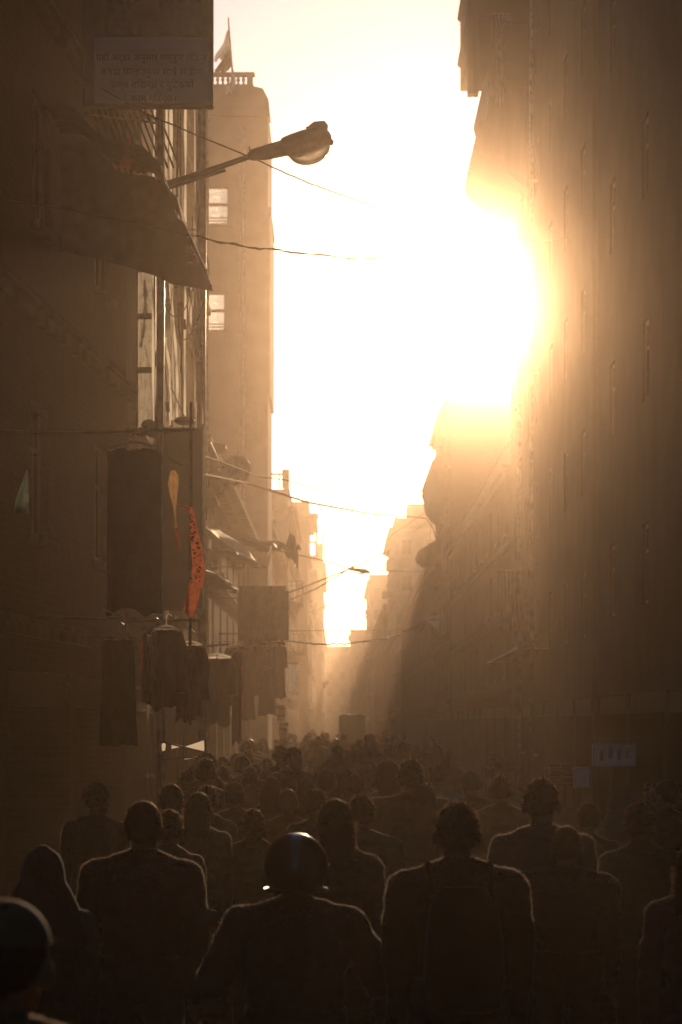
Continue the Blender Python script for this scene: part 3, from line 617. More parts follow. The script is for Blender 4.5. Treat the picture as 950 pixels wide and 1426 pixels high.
# flag on the tower
d = 75.4
t = empty('flag', 'ragged double pointed flag on a pole over the tower balustrade', 'flag', Q(324, 118, d))
part('flagpole', MB().tube([Q(325, 119, d), Q(322, 80, d), Q(319, 40, d), Q(318, 24, d)], [.035, .03, .025, .02], 8), BAMBOO, t, True)
def flag_sheet(rows, d):
    g_ = []
    for k, (py, xl, xr_) in enumerate(rows):
        g_.append([Q(xl + (xr_ - xl) * j / 8, py + 3 * math.sin(j * .8), d + .1 * math.sin(j * 1.1 + k * .7)) for j in range(9)])
    return g_
part('pennant', MB().sheet(flag_sheet([(40, 317, 319), (50, 314, 320), (60, 311, 321), (68, 306, 321), (76, 300, 316), (84, 298, 308)], d), .01, Vector((0, .01, 0))), WHITEC, t, True)
part('pennant', MB().sheet(flag_sheet([(64, 317, 322), (74, 314, 323), (84, 309, 323), (92, 303, 322), (98, 299, 318), (102, 299, 309)], d + .15), .01, Vector((0, .01, 0))), MAROON, t, True)
part('rag', MB().sheet(flag_sheet([(100, 322, 326), (112, 321, 329), (122, 317, 328), (130, 314, 321)], d - .8), .01, Vector((0, .01, 0))), WHITEC, t, True)

# satellite dish on the corner of the second house
d = 50.9; t = empty('satellite_dish', 'round satellite dish on bent arms at the corner of the plastered house', 'satellite dish', (-2.75, d, Q(0, 660, d).z))
c = Q(329, 657, d); Rm = Matrix.Rotation(R(78), 3, 'X') @ Matrix.Rotation(R(-14), 3, 'Y')
dm = MB(); rings = []
for i in range(9):
    r = .34 * i / 8 if i else .004; rings.append([c + Rm @ Vector((r * math.cos(2 * math.pi * j / 28), r * math.sin(2 * math.pi * j / 28), .45 * r * r)) for j in range(28)])
for i in range(8, -1, -1):
    r = .34 * i / 8 if i else .004; rings.append([c + Rm @ Vector((r * math.cos(2 * math.pi * j / 28), r * math.sin(2 * math.pi * j / 28), .45 * r * r + .012)) for j in range(28)])
dm.loft(rings); part('reflector', dm, PIPE, t, True)
m_ = MB(); b0 = c + Vector((0, .06, 0)); W0 = Vector((-2.94, d, c.z))
m_.tube([b0, c + Vector((-.25, .08, -.05)), W0 + Vector((0, .05, 0))], .022, 7).tube([c + Vector((-.1, .05, -.2)), c + Vector((-.3, .05, -.42)), W0 + Vector((0, .05, -.62))], .018, 7).tube([c + Vector((-.1, .05, .1)), W0 + Vector((0, .05, .12))], .015, 7); part('mount_arm', m_, DARKMETAL, t, True)
m_ = MB(); e = c + Vector((.06, -.32, -.16)); m_.tube([c + Rm @ Vector((0, -.32, .05)), e], .01, 6).ell(e, (.03, .05, .03), n=10); part('feed_horn', m_, DARKMETAL, t, True)
t = empty('bracket_lamp', 'boxy flood lamp jutting from the wall above the satellite dish', 'lamp', Q(282, 622, 50.8))
m_ = MB(); m_.prism([Q(287, 614, 50.6), Q(314, 619, 50.6), Q(315, 624, 50.6), Q(311, 629, 50.6), Q(287, 632, 50.6)], (0, .3, 0)); part('housing', m_, DARKMETAL, t); part('arm', MB().tube([(-2.95, 50.75, Q(0, 623, 50.8).z), Q(289, 623, 50.75)], .03, 7), DARKMETAL, t)

# ------------------------------------------------------------------ signboards and awnings down the left side
def board(label, px0, px1, py0, py1, d, wall_x, m=SIGND, th=.08, trim=PIPE, strips=()):
    A, B = Q(px0, py1, d), Q(px1, py0, d); t = empty('projecting_signboard', label, 'sign', (A.x, d, A.z))
    part('board', MB().cbox(((A.x + B.x) / 2, d, (A.z + B.z) / 2), ((B.x - A.x) / 2, th / 2, (B.z - A.z) / 2), bev=.012), m, t)
    fm = MB(); ring(fm, lambda u, z, n: (u, d + n, z), A.x, B.x, A.z, B.z, .018, -th / 2 - .012, -th / 2 - .001); part('frame', fm, trim, t)
    for px in strips: part('edge_strip', MB().tube([Q(px, py0 - 2, d - th), Q(px, py1, d - th)], .006, 6), trim, t, True)
    br = MB()
    for z in (A.z + .15 * (B.z - A.z), A.z + .85 * (B.z - A.z)): br.tube([(wall_x, d + th, z), (B.x - .05, d + th, z)], .018, 6)
    part('bracket', br, DARKMETAL, t); return t
board('tall dark signboard between hanging garments and the cables', 226, 284, 596, 850, 27.5, -2.62, strips=(265,))
board('broad dark signboard jutting far over the crowd', 336, 403, 822, 893, 55, -2.75)
GARM_ROW = [(326, 897, 22, 985, 'short dark tunic at the wall end under the broad signboard', 41), (343, 900, 22, 1003, 'long dark gown second from the wall under the broad signboard', 42), (358, 896, 20, 968, 'short maroon blouse in the middle under the broad signboard', 43), (372, 899, 22, 996, 'long black coat next to the maroon blouse under the broad signboard', 44), (387, 896, 20, 972, 'dark blouse at the street end under the broad signboard', 45)]
curtain('draped_cloth', 331, 398, 816, 906, 54.85, TARP, 'rumpled dark cloth draped down the front of the broad signboard', 17, folds=4, depth=.09, rod=False)
m_ = MB(); m_.ell(Q(257, 586, 27.2), (.12, .12, .05), n=16); m_.tube([Q(243, 585, 27.2), Q(273, 582, 27.2)], .01, 6); lone('metal_basin', m_, DARKMETAL, 'round dark metal basin set on top of the tall signboard', 'basin', smooth=True, at=Q(257, 592, 27.2))
m_ = MB()
for k, (px, py, r) in enumerate(((207, 592, .08), (216, 599, .11), (198, 602, .07), (225, 602, .07))): m_.ell(Q(px, py, 25.9), (r, r * .8, r * .8), n=12)
lone('cloth_sack', m_, TARP, 'lumpy dark sack heaped below the open sash window', 'sack', smooth=True, at=Q(203, 605, 25.9))
tarp('tarpaulin', (-2.74, 56, Q(0, 742, 57).z), (-2.74, 62, Q(0, 735, 60).z), Q(386, 760, 57), Q(418, 762, 60), TARP, 'flapping tarpaulin with a drooping corner below the dish', 'tarpaulin', seed=21, sag=.25, rag=.12, nz=.12)
tarp('tarpaulin', (-2.94, 46, Q(0, 712, 46).z), (-2.74, 53, Q(0, 715, 50).z), Q(330, 770, 46), Q(372, 790, 52), TARPP, 'wide slack tarpaulin under the satellite dish', 'tarpaulin', seed=22, sag=.3, nz=.1, posts=-2.74)
tarp('tarpaulin', (-2.94, 36, Q(0, 735, 36).z), (-2.94, 44, Q(0, 745, 42).z), Q(302, 800, 37), Q(335, 822, 44), TARP, 'low dark tarpaulin past the tall signboard', 'tarpaulin', seed=23, sag=.3, nz=.1, posts=-2.74)
tarp('tarpaulin', Q(402, 742, 60.2), Q(410, 748, 60.3), Q(395, 770, 60.2), Q(416, 792, 60.4), TARP, 'torn tarpaulin corner hanging straight down', 'tarpaulin', seed=24, sag=.02, rag=.05, nz=.05)
m_ = MB(); m_.sheet([[Q(376, 760, 55.5), Q(379, 760, 55.5)], [Q(374, 778, 55.5), Q(377, 776, 55.5)], [Q(370, 792, 55.5), Q(373, 790, 55.5)]], .01, Vector((0, .01, 0))); lone('cloth_strip', m_, WHITEC, 'bright narrow cloth strip in front of the tarpaulins', 'cloth', at=Q(376, 760, 55.5))
t = curtain('hanging_shirt', 398, 414, 925, 965, 60, WHITEC, 'pale patterned shirt hung out past the broad signboard', 31, folds=2, cat='shirt')
for k, (px, py, w, h, m, lb) in enumerate(((386, 982, 12, 22, WHITEC, 'pale folded cloth on the stall under the pale patterned shirt'), (390, 1006, 12, 26, SIGNW, 'stack of pale boxes at the stall foot past the broad signboard'))):
    A = Q(px, py + h, 59); t = empty('goods_stack', lb, 'goods', (A.x, 59, A.z))
    for i in range(4): part('bundle', MB().cbox(Q(px + rnd.uniform(-1.5, 1.5) + w / 2, py + h * (i + .5) / 4, 59), (w / F * 59 / 2, .12, h / F * 59 / 8.5), bev=.015), m if i % 2 else MAROON, t)

# ------------------------------------------------------------------ garments on hangers
def garment(px, py, w, py1, d, m, label, group=None, trimm=None, wtop=.8, wbot=1., seed=0, hanger=True, hm=None, sleeves=False, bow=.05, name='hanging_garment', trim_side=1):
    """hanger apex at (px, py); hem at py1; w = hanger width in pixels"""
    top = Q(px, py, d); hw = w / F * d / 2; z1 = Q(0, py1, d).z
    t = empty(name, label, 'garment', top, group); drop = hw * .28
    if hanger:
        m_ = MB(); m_.tube([top + Vector((x * hw, 0, -drop * (abs(x) ** 1.5) - .02)) for x in np.linspace(-1, 1, 11)], .009, 7)
        m_.tube([top + Vector((-hw, 0, -drop - .02)), top + Vector((hw, 0, -drop - .02))], .006, 6)
        m_.tube([top + Vector((0, 0, -.02)), top + Vector((0, 0, .05)), top + Vector((.02, 0, .085)), top + Vector((.045, 0, .06))], .004, 5); part('hanger', m_, hm or HANG, t, True)
    g_ = []; n_ = 25; rows = 16
    for side in (-1, 1):
        gg = []
        for i in range(rows):
            u = i / (rows - 1); row = []
            for j in range(n_):
                v = -1 + 2 * j / (n_ - 1); ww = hw * (wtop + (wbot - wtop) * u ** .8) * (1 + .09 * noise.noise(Vector((u * 3, 0, seed * 2.1))))
                zt = top.z - .035 - drop * (.55 + .45 * abs(v) ** 2) - (.07 * max(0, 1 - abs(v) / .3) if side < 0 else 0); z = zt + (z1 - zt) * u + (.07 * noise.noise(Vector((v * 2.2, seed * 1.3, 2))) * max(0, u - .6) / .4)
                fold = .03 * (.2 + u) * math.sin(v * (5 + seed % 4) + seed + 1.5 * noise.noise(Vector((v * 2, u * 3, seed))))
                row.append(Vector((top.x + ww * v, d + side * (bow * math.sqrt(max(0, 1 - v * v)) + .002) + fold, z)))
            gg.append(row)
        g_.append(gg)
    m_ = MB()
    for side, gg in zip((-1, 1), g_): m_.sheet(gg, .002, Vector((0, side * .002, 0)))
    part('cloth', m_, m, t, True)
    if sleeves:
        for s_ in (-1, 1):
            a = top + Vector((s_ * hw * wtop * .95, 0, -drop - .05)); m_ = MB(); m_.tube([a, a + Vector((s_ * .035, 0, -.14)), a + Vector((s_ * .03, .02, -.3)), a + Vector((s_ * .045, .01, -.46 - .05 * (seed % 3)))], [.055, .06, .05, .058], 10); part('sleeve', m_, m, t, True)
    if trimm:
        rows_t = rows if seed % 2 else int(rows * .7)
        m_ = MB(); k = n_ - 1 if trim_side > 0 else 0
        m_.sheet([[g_[0][i][k] + Vector((-.008 * trim_side, -.012, 0)), g_[0][i][k] + Vector((.009 * trim_side + .006 * math.sin(i), -.012, 0))] for i in range(2, rows_t)], .004, Vector((0, .004, 0))); part('trim', m_, trimm, t, True)
    return t
def rod(label, a, b, wall=None):
    return lone('hanging_rod', MB().tube([a, (Vector(a) + Vector(b)) / 2 + Vector((0, 0, -.02)), b], .013, 7), BAMBOO, label, 'rod', smooth=True, at=a)
garment(187, 612, 77, 853, 18.5, BLACKC, 'wide black dress on a bright wooden hanger', wtop=.97, wbot=1.02, seed=1)
for px, py, w, py1, lb, sd in GARM_ROW: garment(px, py, w, py1, 54.6 + .1 * (sd % 3), MAROON if sd == 43 else BLACKC, lb, wtop=.8, wbot=1.15, seed=sd, sleeves=True)
rod('bamboo rod holding the dark garments under the broad signboard', (-2.75, 54.8, Q(0, 893, 54.8).z), (-1.2, 54.8, Q(0, 893, 54.8).z))
rod('bamboo rod holding the wide black dress', (-2.62, 18.52, Q(0, 600, 18.5).z), (-1.1, 18.55, Q(0, 597, 18.5).z))
d = 19.0                                             # orange sari and cream scarf
t = empty('hanging_sari', 'orange sari cloth with dark sequins trailing beside the black dress', 'garment', Q(262, 704, d))
def ribbon(rows, d, amp=.02, th=.004):
    return MB().sheet([[Q(x0 + (x1 - x0) * j / 6, py, d + amp * math.sin(j * 1.4 + py * .05)) for j in range(7)] for py, x0, x1 in rows], th, Vector((0, th, 0)))
part('cloth', ribbon([(703, 246, 250), (706, 252, 268), (710, 262, 270), (730, 264, 274), (760, 266, 281), (785, 268, 285), (805, 266, 285), (820, 262, 281)], d), ORANGE, t, True)
part('tail', ribbon([(818, 264, 280), (835, 258, 277), (850, 256, 273), (860, 264, 268)], d + .02), ORANGE, t, True)
sq = MB()
for i in range(70):
    py = rnd.uniform(715, 815); lo = np.interp(py, [710, 760, 785, 815], [263, 266, 268, 264]); hi = np.interp(py, [710, 760, 785, 815], [270, 281, 285, 282])
    p = Q(rnd.uniform(lo, lo + (hi - lo) * .75), py, d - .025); s_ = rnd.uniform(.004, .011); sq.box((p.x - s_, p.y - .002, p.z - s_ * .7), (p.x + s_, p.y + .002, p.z + s_ * .7))
part('sequin_band', sq, BLACKC, t)['kind'] = 'stuff'
m_ = ribbon([(655, 238, 244), (662, 236, 249), (675, 234, 249), (690, 237, 247), (705, 241, 246), (722, 243, 246), (735, 243, 247)], d - .1); o = lone('hanging_scarf', m_, CREAM, 'cream scarf twisted to a point above the orange sari', 'scarf', smooth=True, at=Q(240, 655, d))
m_ = ribbon([(735, 243, 247), (750, 246, 250), (766, 248, 251)], d - .1); part('tip', m_, ORANGE, o, True)
m_ = MB().tube(cate(Q(228, 632, d), Q(266, 650, d), .02, 10), .006, 6); lone('clothes_line', m_, CABLE, 'short clothes line carrying the cream scarf', 'line', smooth=True, at=Q(228, 632, d))
lone('display_pole', MB().tube([Q(266, 560, 19.2), Q(266, 700, 19.2), Q(265, 860, 19.2), Q(265, 1010, 19.2)], .012, 8), CABLE, 'thin shiny pole behind the orange sari', 'pole', smooth=True, at=Q(265, 1010, 19.2))
m_ = ribbon([(655, 36, 39), (668, 32, 40), (685, 25, 40), (700, 21, 40), (716, 19, 40)], 17, .03); lone('hanging_scarf', m_, GREENC, 'pale green scarf alone on the dark brick wall', 'scarf', smooth=True, at=Q(37, 655, 17))
garment(232, 868, 36, 985, 20.5, BLACKC, 'black kurta with red piping, left of the maroon one', trimm=REDTRIM, wbot=1.15, seed=4, hm=WHITEP, sleeves=True)
garment(264, 890, 36, 1003, 21, MAROON, 'dark maroon kurta with a long red edge strip', trimm=REDTRIM, wbot=1.1, seed=6, hm=WHITEP, sleeves=True)
garment(214, 872, 34, 980, 22, BLACKC, 'narrow dark garment with a red tail behind the black kurta', trimm=REDTRIM, trim_side=-1, wbot=1.1, seed=8)
garment(303, 908, 38, 1010, 31, BLACKC, 'black jacket on a bright white plastic hanger', wtop=.92, wbot=.95, seed=9, hm=WHITEP, sleeves=True)
m_ = MB(); a, b = Q(286, 916, 30.9), Q(320, 916, 30.9)
for x0, x1 in ((285, 301), (304, 321)): m_.poly([Q(x0, 915 if x0 < 300 else 911, 30.85), Q(x1, 911 if x0 < 300 else 914, 30.85), Q(x1, 917, 30.85), Q(x0, 917.5, 30.85)])
lone('shoulder_cover', m_, WHITEP, 'bright plastic shoulder cover on the black jacket', 'cover', at=a)
garment(330, 905, 16, 1035, 33, MAROON, 'thin red embroidered scarf strip past the black jacket', wtop=.8, wbot=.9, seed=12, trimm=REDTRIM)
garment(165, 880, 50, 1040, 20, BLACKC, 'dark tunic under the wide black dress', wtop=.85, wbot=1.05, seed=16)
rod('bamboo rod holding the row of trimmed kurtas', (-2.62, 20.9, Q(0, 858, 21).z), (-1.2, 21.0, Q(0, 880, 21).z + .1))
rod('bamboo rod holding the black jacket', (-2.95, 34.2, Q(0, 897, 31).z), (-1.4, 30.9, Q(0, 897, 31).z))
m_ = ribbon([(885, 205, 209), (900, 207, 213), (925, 211, 216), (945, 212, 217), (950, 213, 215)], 20.2, .01); lone('plastic_bag_strip', m_, WHITEP, 'bright twisted plastic strip between the dark garments', 'plastic', smooth=True, at=Q(208, 885, 20.2))
m_ = MB().tube([Q(199, 893, 20.4), Q(200, 886, 20.4), Q(205, 884, 20.4), Q(209, 887, 20.4)], .012, 6); lone('shiny_hook', m_, CHROME, 'shiny metal hook above the twisted plastic strip', 'hook', smooth=True, at=Q(199, 893, 20.4))
m_ = MB(); m_.tube(cate(Q(146, 848, 18), Q(176, 858, 18), .01, 14, .03), .006, 5); lone('tinsel_garland', m_, CREAM, 'short frayed tinsel under the wide black dress', 'garland', smooth=True, at=Q(146, 848, 18))
# the bright translucent sheets below the kurtas
t = empty('plastic_canopy', 'sunlit white plastic sheeting on a small frame below the kurtas', 'canopy', Q(255, 1056, 22))
d = 22.0
part('sheet', MB().poly([Q(257, 1040, d), Q(284, 1031, d), Q(285, 1046, d)]), WHITEP, t)
part('sheet', MB().poly([Q(239, 1035, d), Q(256, 1039, d), Q(239, 1043, d)]), WHITEP, t)
part('sheet', MB().poly([Q(225, 1037, d), Q(228, 1034, d), Q(231, 1036, d), Q(230, 1045, d), Q(226, 1046, d)]), WHITEP, t)
part('sheet', MB().poly([Q(255, 1055, d), Q(284, 1052, d), Q(285, 1046.5, d), Q(286, 1054, d), Q(255, 1058, d)]), WHITEP, t)
fr_ = MB(); fr_.tube([Q(286, 1030, d), Q(286, 1058, d)], .01, 6).tube([Q(224, 1057, d), Q(286, 1054, d)], .008, 6).tube([Q(222, 1032, d), Q(286, 1048, d)], .008, 6).tube([Q(256, 1020, d), Q(256, 1058, d)], .008, 6)
for px in (224, 286): fr_.tube([Q(px, 1050, d), (Q(px, 0, d).x, d, .12)], .012, 6)
part('frame', fr_, WOODP, t, True)

# stalls: tables with heaped folded cloth along both sides
def stall(X, Y, w, l, label, seed, face=1):
    r_ = random.Random(seed); t = empty('cloth_stall', label, 'stall', (X, Y, .12), 'cloth stalls along the house fronts')
    part('table_top', MB().cbox((X, Y, .8), (w / 2, l / 2, .025), bev=.008), WOOD, t)
    for a in (-1, 1):
        for b in (-1, 1): part('leg', MB().box((X + a * (w / 2 - .05) - .025, Y + b * (l / 2 - .05) - .025, .1), (X + a * (w / 2 - .05) + .025, Y + b * (l / 2 - .05) + .025, .774)), WOOD, t)
    cols = [BLACKC, MAROON, SIGND, BLACKC, TARP]
    for i in range(8):
        x = X + r_.uniform(-.3, .3) * w; y = Y + (-.42 + .84 * (i + .5) / 8) * l; z = .825; n_ = r_.randint(3, 6)
        for k in range(n_):
            part('folded_cloth', MB().cbox((x + r_.uniform(-.02, .02), y, z + .03), (.13, l / 20, .027), bev=.02), r_.choice(cols), t); z += .06
for i, (X, Y, lb) in enumerate(((-1.75, 21, 'cloth stall below the trimmed kurtas'), (-1.85, 33, 'cloth stall below the black jacket'), (4.5, 33, 'cloth stall in front of the white placards'), (4.5, 50, 'cloth stall halfway along the nearest tall house'), (4.4, 66, 'cloth stall at the foot of the very tall house'))): stall(X, Y, .7, 3.0, lb, i)
def placard(px0, px1, py0, py1, d, label, pic=True):
    A, B = Q(px0, py1, d), Q(px1, py0, d); t = empty('display_box', label, 'box', (A.x, d, A.z))
    part('box', MB().cbox(((A.x + B.x) / 2, d + .08, (A.z + B.z) / 2), ((B.x - A.x) / 2, .075, (B.z - A.z) / 2), bev=.006), BLUEW, t)
    fm = MB(); ring(fm, lambda u, z, n: (u, d + n, z), A.x, B.x, A.z, B.z, .012, -.006, .004); part('frame', fm, METAL, t)
    if pic:
        for k in range(4):
            u = A.x + (B.x - A.x) * (.2 + .2 * k); part('printed_picture', MB().box((u - .02, d - .004, A.z + (B.z - A.z) * (.25 + .1 * (k % 2))), (u + .02, d + .004, A.z + (B.z - A.z) * (.7 + .08 * (k % 2)))), PRINT, t)
    pst = MB(); pst.tube([((A.x + B.x) / 2, d + .17, .12), ((A.x + B.x) / 2, d + .17, B.z - .03)], .015, 6); part('post', pst, DARKMETAL, t); return t
placard(826, 886, 1036, 1067, 30, 'wide bluish white display box with dark pictures at the shaded stall')
placard(800, 822, 1069, 1097, 29, 'small plain bluish white box beside the wider display box', False)

# ------------------------------------------------------------------ people
def caps_mesh(prims):
    mb = MB()
    for p in prims:
        if p[0] == 'c':
            _, a, b, ra, rb, _m = p; a, b = Vector(a), Vector(b); ax = (b - a).normalized() if (b - a).length > 1e-6 else Vector((0, 0, 1))
            pts = []; rs = []
            for k in (0, 30, 60, 90): pts.append(a - ax * ra * math.cos(R(k)) ); rs.append(max(.0008, ra * math.sin(R(k))))
            for k in (90, 60, 30, 0): pts.append(b + ax * rb * math.cos(R(k))); rs.append(max(.0008, rb * math.sin(R(k))))
            mb.tube(pts, rs, 14)
        else:
            _, c, r, rot, _m = p; mb.ell(c, r, rot, 18)
    return mb
def prim_dist(P_, p):
    if p[0] == 'c':
        a, b = np.array(p[1], float), np.array(p[2], float); ab = b - a; t = np.clip(((P_ - a) @ ab) / max(1e-9, ab @ ab), 0, 1)
        return np.linalg.norm(P_ - (a + t[:, None] * ab), axis=1) - (p[3] + (p[4] - p[3]) * t)
    q = P_ - np.array(p[1], float)
    if p[3] is not None: q = q @ np.array(p[3])
    r = np.array(p[2], float); return (np.linalg.norm(q / r, axis=1) - 1) * r.min()
SKIN, TOP, BOT, SHOE = 0, 1, 2, 3
def hand(pr, w, dirv, side, fwd=Vector((0, 1, 0)), curl=.5):
    dv = Vector(dirv).normalized(); pr.append(('c', w, Vector(w) + dv * .055, .028, .034, SKIN)); base = Vector(w) + dv * .075
    fw = (fwd - dv * fwd.dot(dv)).normalized(); inn = dv.cross(fw) * side
    for k, (o, l) in enumerate(((-.030, .062), (-.010, .072), (.010, .068), (.030, .054))):
        b0 = base + fw * -o; b1 = b0 + dv * l * .55 + inn * l * .2 * curl; b2 = b1 + dv * l * .45 + inn * l * .5 * curl
        pr.append(('c', b0 - dv * .02, b1, .0105, .0095, SKIN)); pr.append(('c', b1, b2, .0095, .0085, SKIN))
    t0 = Vector(w) + dv * .03 + fw * .03; pr.append(('c', t0, t0 + dv * .035 + fw * .03, .012, .011, SKIN)); pr.append(('c', t0 + dv * .035 + fw * .03, t0 + dv * .065 + fw * .034, .011, .009, SKIN))
def body_prims(girth=1., sh=1., stride=.2, arm=(.0, .0), seated=False, skirt=False, kurta=False, head_yaw=0., fem=False, lean=0.):
    pr = []; dz = -.11 if seated else 0.; g = girth; ln = math.tan(R(lean))
    S = lambda x, y, z: Vector((x, y + ln * max(0, z - .9), z + dz))
    pr += [('e', S(0, 0, .93), (.178 * g, .13 * g, .13), None, TOP), ('e', S(0, 0, 1.0), (.182 * g, .128 * g, .14), None, TOP), ('e', S(0, 0, 1.12), (.176 * g * (.95 if fem else 1), .122 * g, .17), None, TOP), ('e', S(0, -.005, 1.26), (.182 * g * sh, .13 * g, .18), None, TOP), ('e', S(0, -.02, 1.33), (.16 * sh * g, .10 * g, .12), None, TOP)]
    shx = .168 * sh
    pr += [('c', S(-shx, -.01, 1.385), S(shx, -.01, 1.385), .068 * g, .068 * g, TOP), ('c', S(-.125 * sh, -.01, 1.415), S(0, -.008, 1.465), .05, .056, TOP), ('c', S(.125 * sh, -.01, 1.415), S(0, -.008, 1.465), .05, .056, TOP), ('c', S(0, -.008, 1.42), S(0, .008, 1.53), .053, .048, SKIN)]
    hc = S(0, .012, 1.588); Ry = Matrix.Rotation(R(head_yaw), 3, 'Z')
    H = lambda x, y, z: hc + Ry @ Vector((x, y, z))
    pr += [('e', H(0, -.008, .016), (.074, .093, .098), Ry, SKIN), ('e', H(0, .03, -.05), (.056, .062, .066), Ry, SKIN), ('c', H(0, .088, .01), H(0, .106, -.03), .009, .014, SKIN), ('e', H(0, .072, -.1), (.022, .022, .018), Ry, SKIN), ('e', H(0, .086, -.062), (.024, .01, .008), Ry, SKIN), ('c', H(-.035, .078, .022), H(.035, .078, .022), .012, .012, SKIN)]
    for e in (-1, 1): pr += [('e', H(e * .031, .078, .002), (.012, .01, .009), Ry, SKIN), ('e', H(e * .085, -.006, -.012), (.015, .022, .034), Ry, SKIN)]
    for e in (-1, 1):
        a_ = arm[0 if e < 0 else 1]; s0 = S(e * (shx + .02), -.01, 1.38)
        if seated: el = S(e * .345, .14, 1.13); wr = Vector((e * .36, .47, 1.03))
        elif a_ == 'up': el = S(e * .30, .14, 1.22); wr = S(e * .2, .34, 1.38)
        elif a_ == 'fold': el = S(e * .27, .02, 1.10); wr = S(e * .08, .24, 1.12)
        else: el = S(e * (shx + .05), -.03 + a_ * .25, 1.105); wr = S(e * (shx + .045), .03 + a_ * .6, .865 + abs(a_) * .05)
        pr += [('c', s0, el, .07 * g, .06 * g, TOP), ('c', el, wr, .058 * g, .044, TOP), ('c', wr, wr + (wr - el).normalized() * .03, .029, .027, SKIN)]
        hand(pr, wr + (wr - el).normalized() * .03, (wr - el), e, curl=1.2 if seated else .5)
    for e in (-1, 1):
        hp = S(e * .09, 0, .90)
        if seated: kn = Vector((e * .2, .40, .70)); an = Vector((e * .17, .22, .33))
        else: kn = Vector((e * .1, e * stride * .45 + .03, .49)); an = Vector((e * .095, e * stride * .95 - .04 - (.06 if e < 0 else 0) * (stride > .1), .095 + (.06 if e < 0 and stride > .1 else 0)))
        pr += [('c', hp, kn, .094 * g, .068, BOT), ('c', kn, an, .066, .05, BOT)]
        pr += [('c', an + Vector((0, -.035, -.055)), an + Vector((e * .015, .15, -.062)), .038, .034, SHOE), ('c', an + Vector((0, 0, -.03)), an + Vector((e * .01, .09, -.048)), .042, .036, SHOE)]
    if skirt:
        for k in range(7): z = .95 - k * .12; pr.append(('e', (0, 0, z), (.17 + .014 * k, .125 + .018 * k, .11), None, BOT))
    if kurta:
        for k in range(4): z = .92 - k * .1; pr.append(('e', (0, 0, z), (.172 + .012 * k, .13 + .012 * k, .1), None, TOP))
    return pr, hc, Ry
def make_body(name, seed=0, **kw):
    pr, hc, Ry = body_prims(**kw); tmp = bpy.data.objects.new('tmp', caps_mesh(pr).mesh('tmp')); LINK(tmp)
    md = tmp.modifiers.new('r', 'REMESH'); md.mode = 'VOXEL'; md.voxel_size = .0095; md.use_smooth_shade = True
    ms = tmp.modifiers.new('s', 'SMOOTH'); ms.factor = .5; ms.iterations = 5
    dg = bpy.context.evaluated_depsgraph_get(); me = bpy.data.meshes.new_from_object(tmp.evaluated_get(dg)); bpy.data.objects.remove(tmp)
    nv = len(me.vertices); co = np.empty(nv * 3); me.vertices.foreach_get('co', co); co = co.reshape(-1, 3); no = np.empty(nv * 3); me.vertices.foreach_get('normal', no); no = no.reshape(-1, 3)
    D = np.stack([prim_dist(co, p) for p in pr], 1); mi = np.array([p[-1] for p in pr])[D.argmin(1)]
    cl = (mi == TOP) | (mi == BOT); sh_ = Vector((seed * 3.1, seed * 1.7, 0)); amp = np.zeros(nv)
    for i in np.nonzero(cl)[0]:
        x, y, z = co[i]; amp[i] = .012 * noise.noise(Vector((x * 5, y * 5, z * 8)) + sh_) + .014 * (.5 - abs(noise.noise(Vector((x * 7 + z * 5, y * 7, z * 13 - x * 4)) + sh_))) + .005 * noise.noise(Vector((x * 18 + z * 9, y * 18, z * 20)) + sh_)
    co += no * amp[:, None]; me.vertices.foreach_set('co', co.ravel())
    fm = np.empty(len(me.polygons), dtype=np.int32); lv = np.empty(len(me.loops), dtype=np.int32); me.loops.foreach_get('vertex_index', lv); ls = np.empty(len(me.polygons), dtype=np.int32); me.polygons.foreach_get('loop_start', ls)
    fm[:] = mi[lv[ls]]
    # short pale fibres added on shoulders and sides to imitate a rim of sunlight
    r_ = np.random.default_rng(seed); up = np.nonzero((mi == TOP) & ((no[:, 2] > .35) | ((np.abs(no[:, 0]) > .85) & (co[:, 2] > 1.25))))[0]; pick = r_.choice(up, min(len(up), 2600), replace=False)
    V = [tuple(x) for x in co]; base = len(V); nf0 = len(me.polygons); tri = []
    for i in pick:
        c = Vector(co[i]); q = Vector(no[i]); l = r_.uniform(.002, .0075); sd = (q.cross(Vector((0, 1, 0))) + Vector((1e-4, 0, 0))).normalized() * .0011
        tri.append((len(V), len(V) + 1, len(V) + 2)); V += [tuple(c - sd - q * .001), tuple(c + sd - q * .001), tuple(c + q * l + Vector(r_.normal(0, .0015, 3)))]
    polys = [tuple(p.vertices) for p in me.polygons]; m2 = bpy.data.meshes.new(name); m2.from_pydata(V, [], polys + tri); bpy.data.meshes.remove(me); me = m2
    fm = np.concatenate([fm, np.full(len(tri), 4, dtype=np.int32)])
    for m in (SKINM[0], CLOTH[0], CLOTH[1], SHOEM, RIMFUZZ): me.materials.append(m)
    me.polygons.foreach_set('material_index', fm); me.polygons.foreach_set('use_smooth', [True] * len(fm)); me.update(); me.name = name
    return me, hc, Ry
SKINM = [mat('skin_brown', (.26, .14, .085), .55, .35, .12, 12), mat('skin_tan', (.34, .20, .125), .55, .35, .12, 12)]
SHOEM = mat('dark_shoe_leather', (.025, .02, .018), .6, .4, .3, 10)
CLOTH = [mat('cloth_' + n, c, .85, .3, .25, 18, .25, sheen=.3, trans=.06) for n, c in (('charcoal', (.03, .03, .032)), ('navy', (.02, .025, .05)), ('brown', (.06, .04, .025)), ('grey', (.09, .085, .08)), ('olive', (.05, .05, .025)), ('rust', (.30, .07, .025)), ('plum', (.08, .02, .035)), ('khaki', (.16, .12, .07)), ('black', (.014, .013, .014)), ('white', (.42, .40, .36)), ('pink', (.40, .12, .16)), ('teal', (.02, .07, .075)), ('saffron', (.42, .17, .03)))]
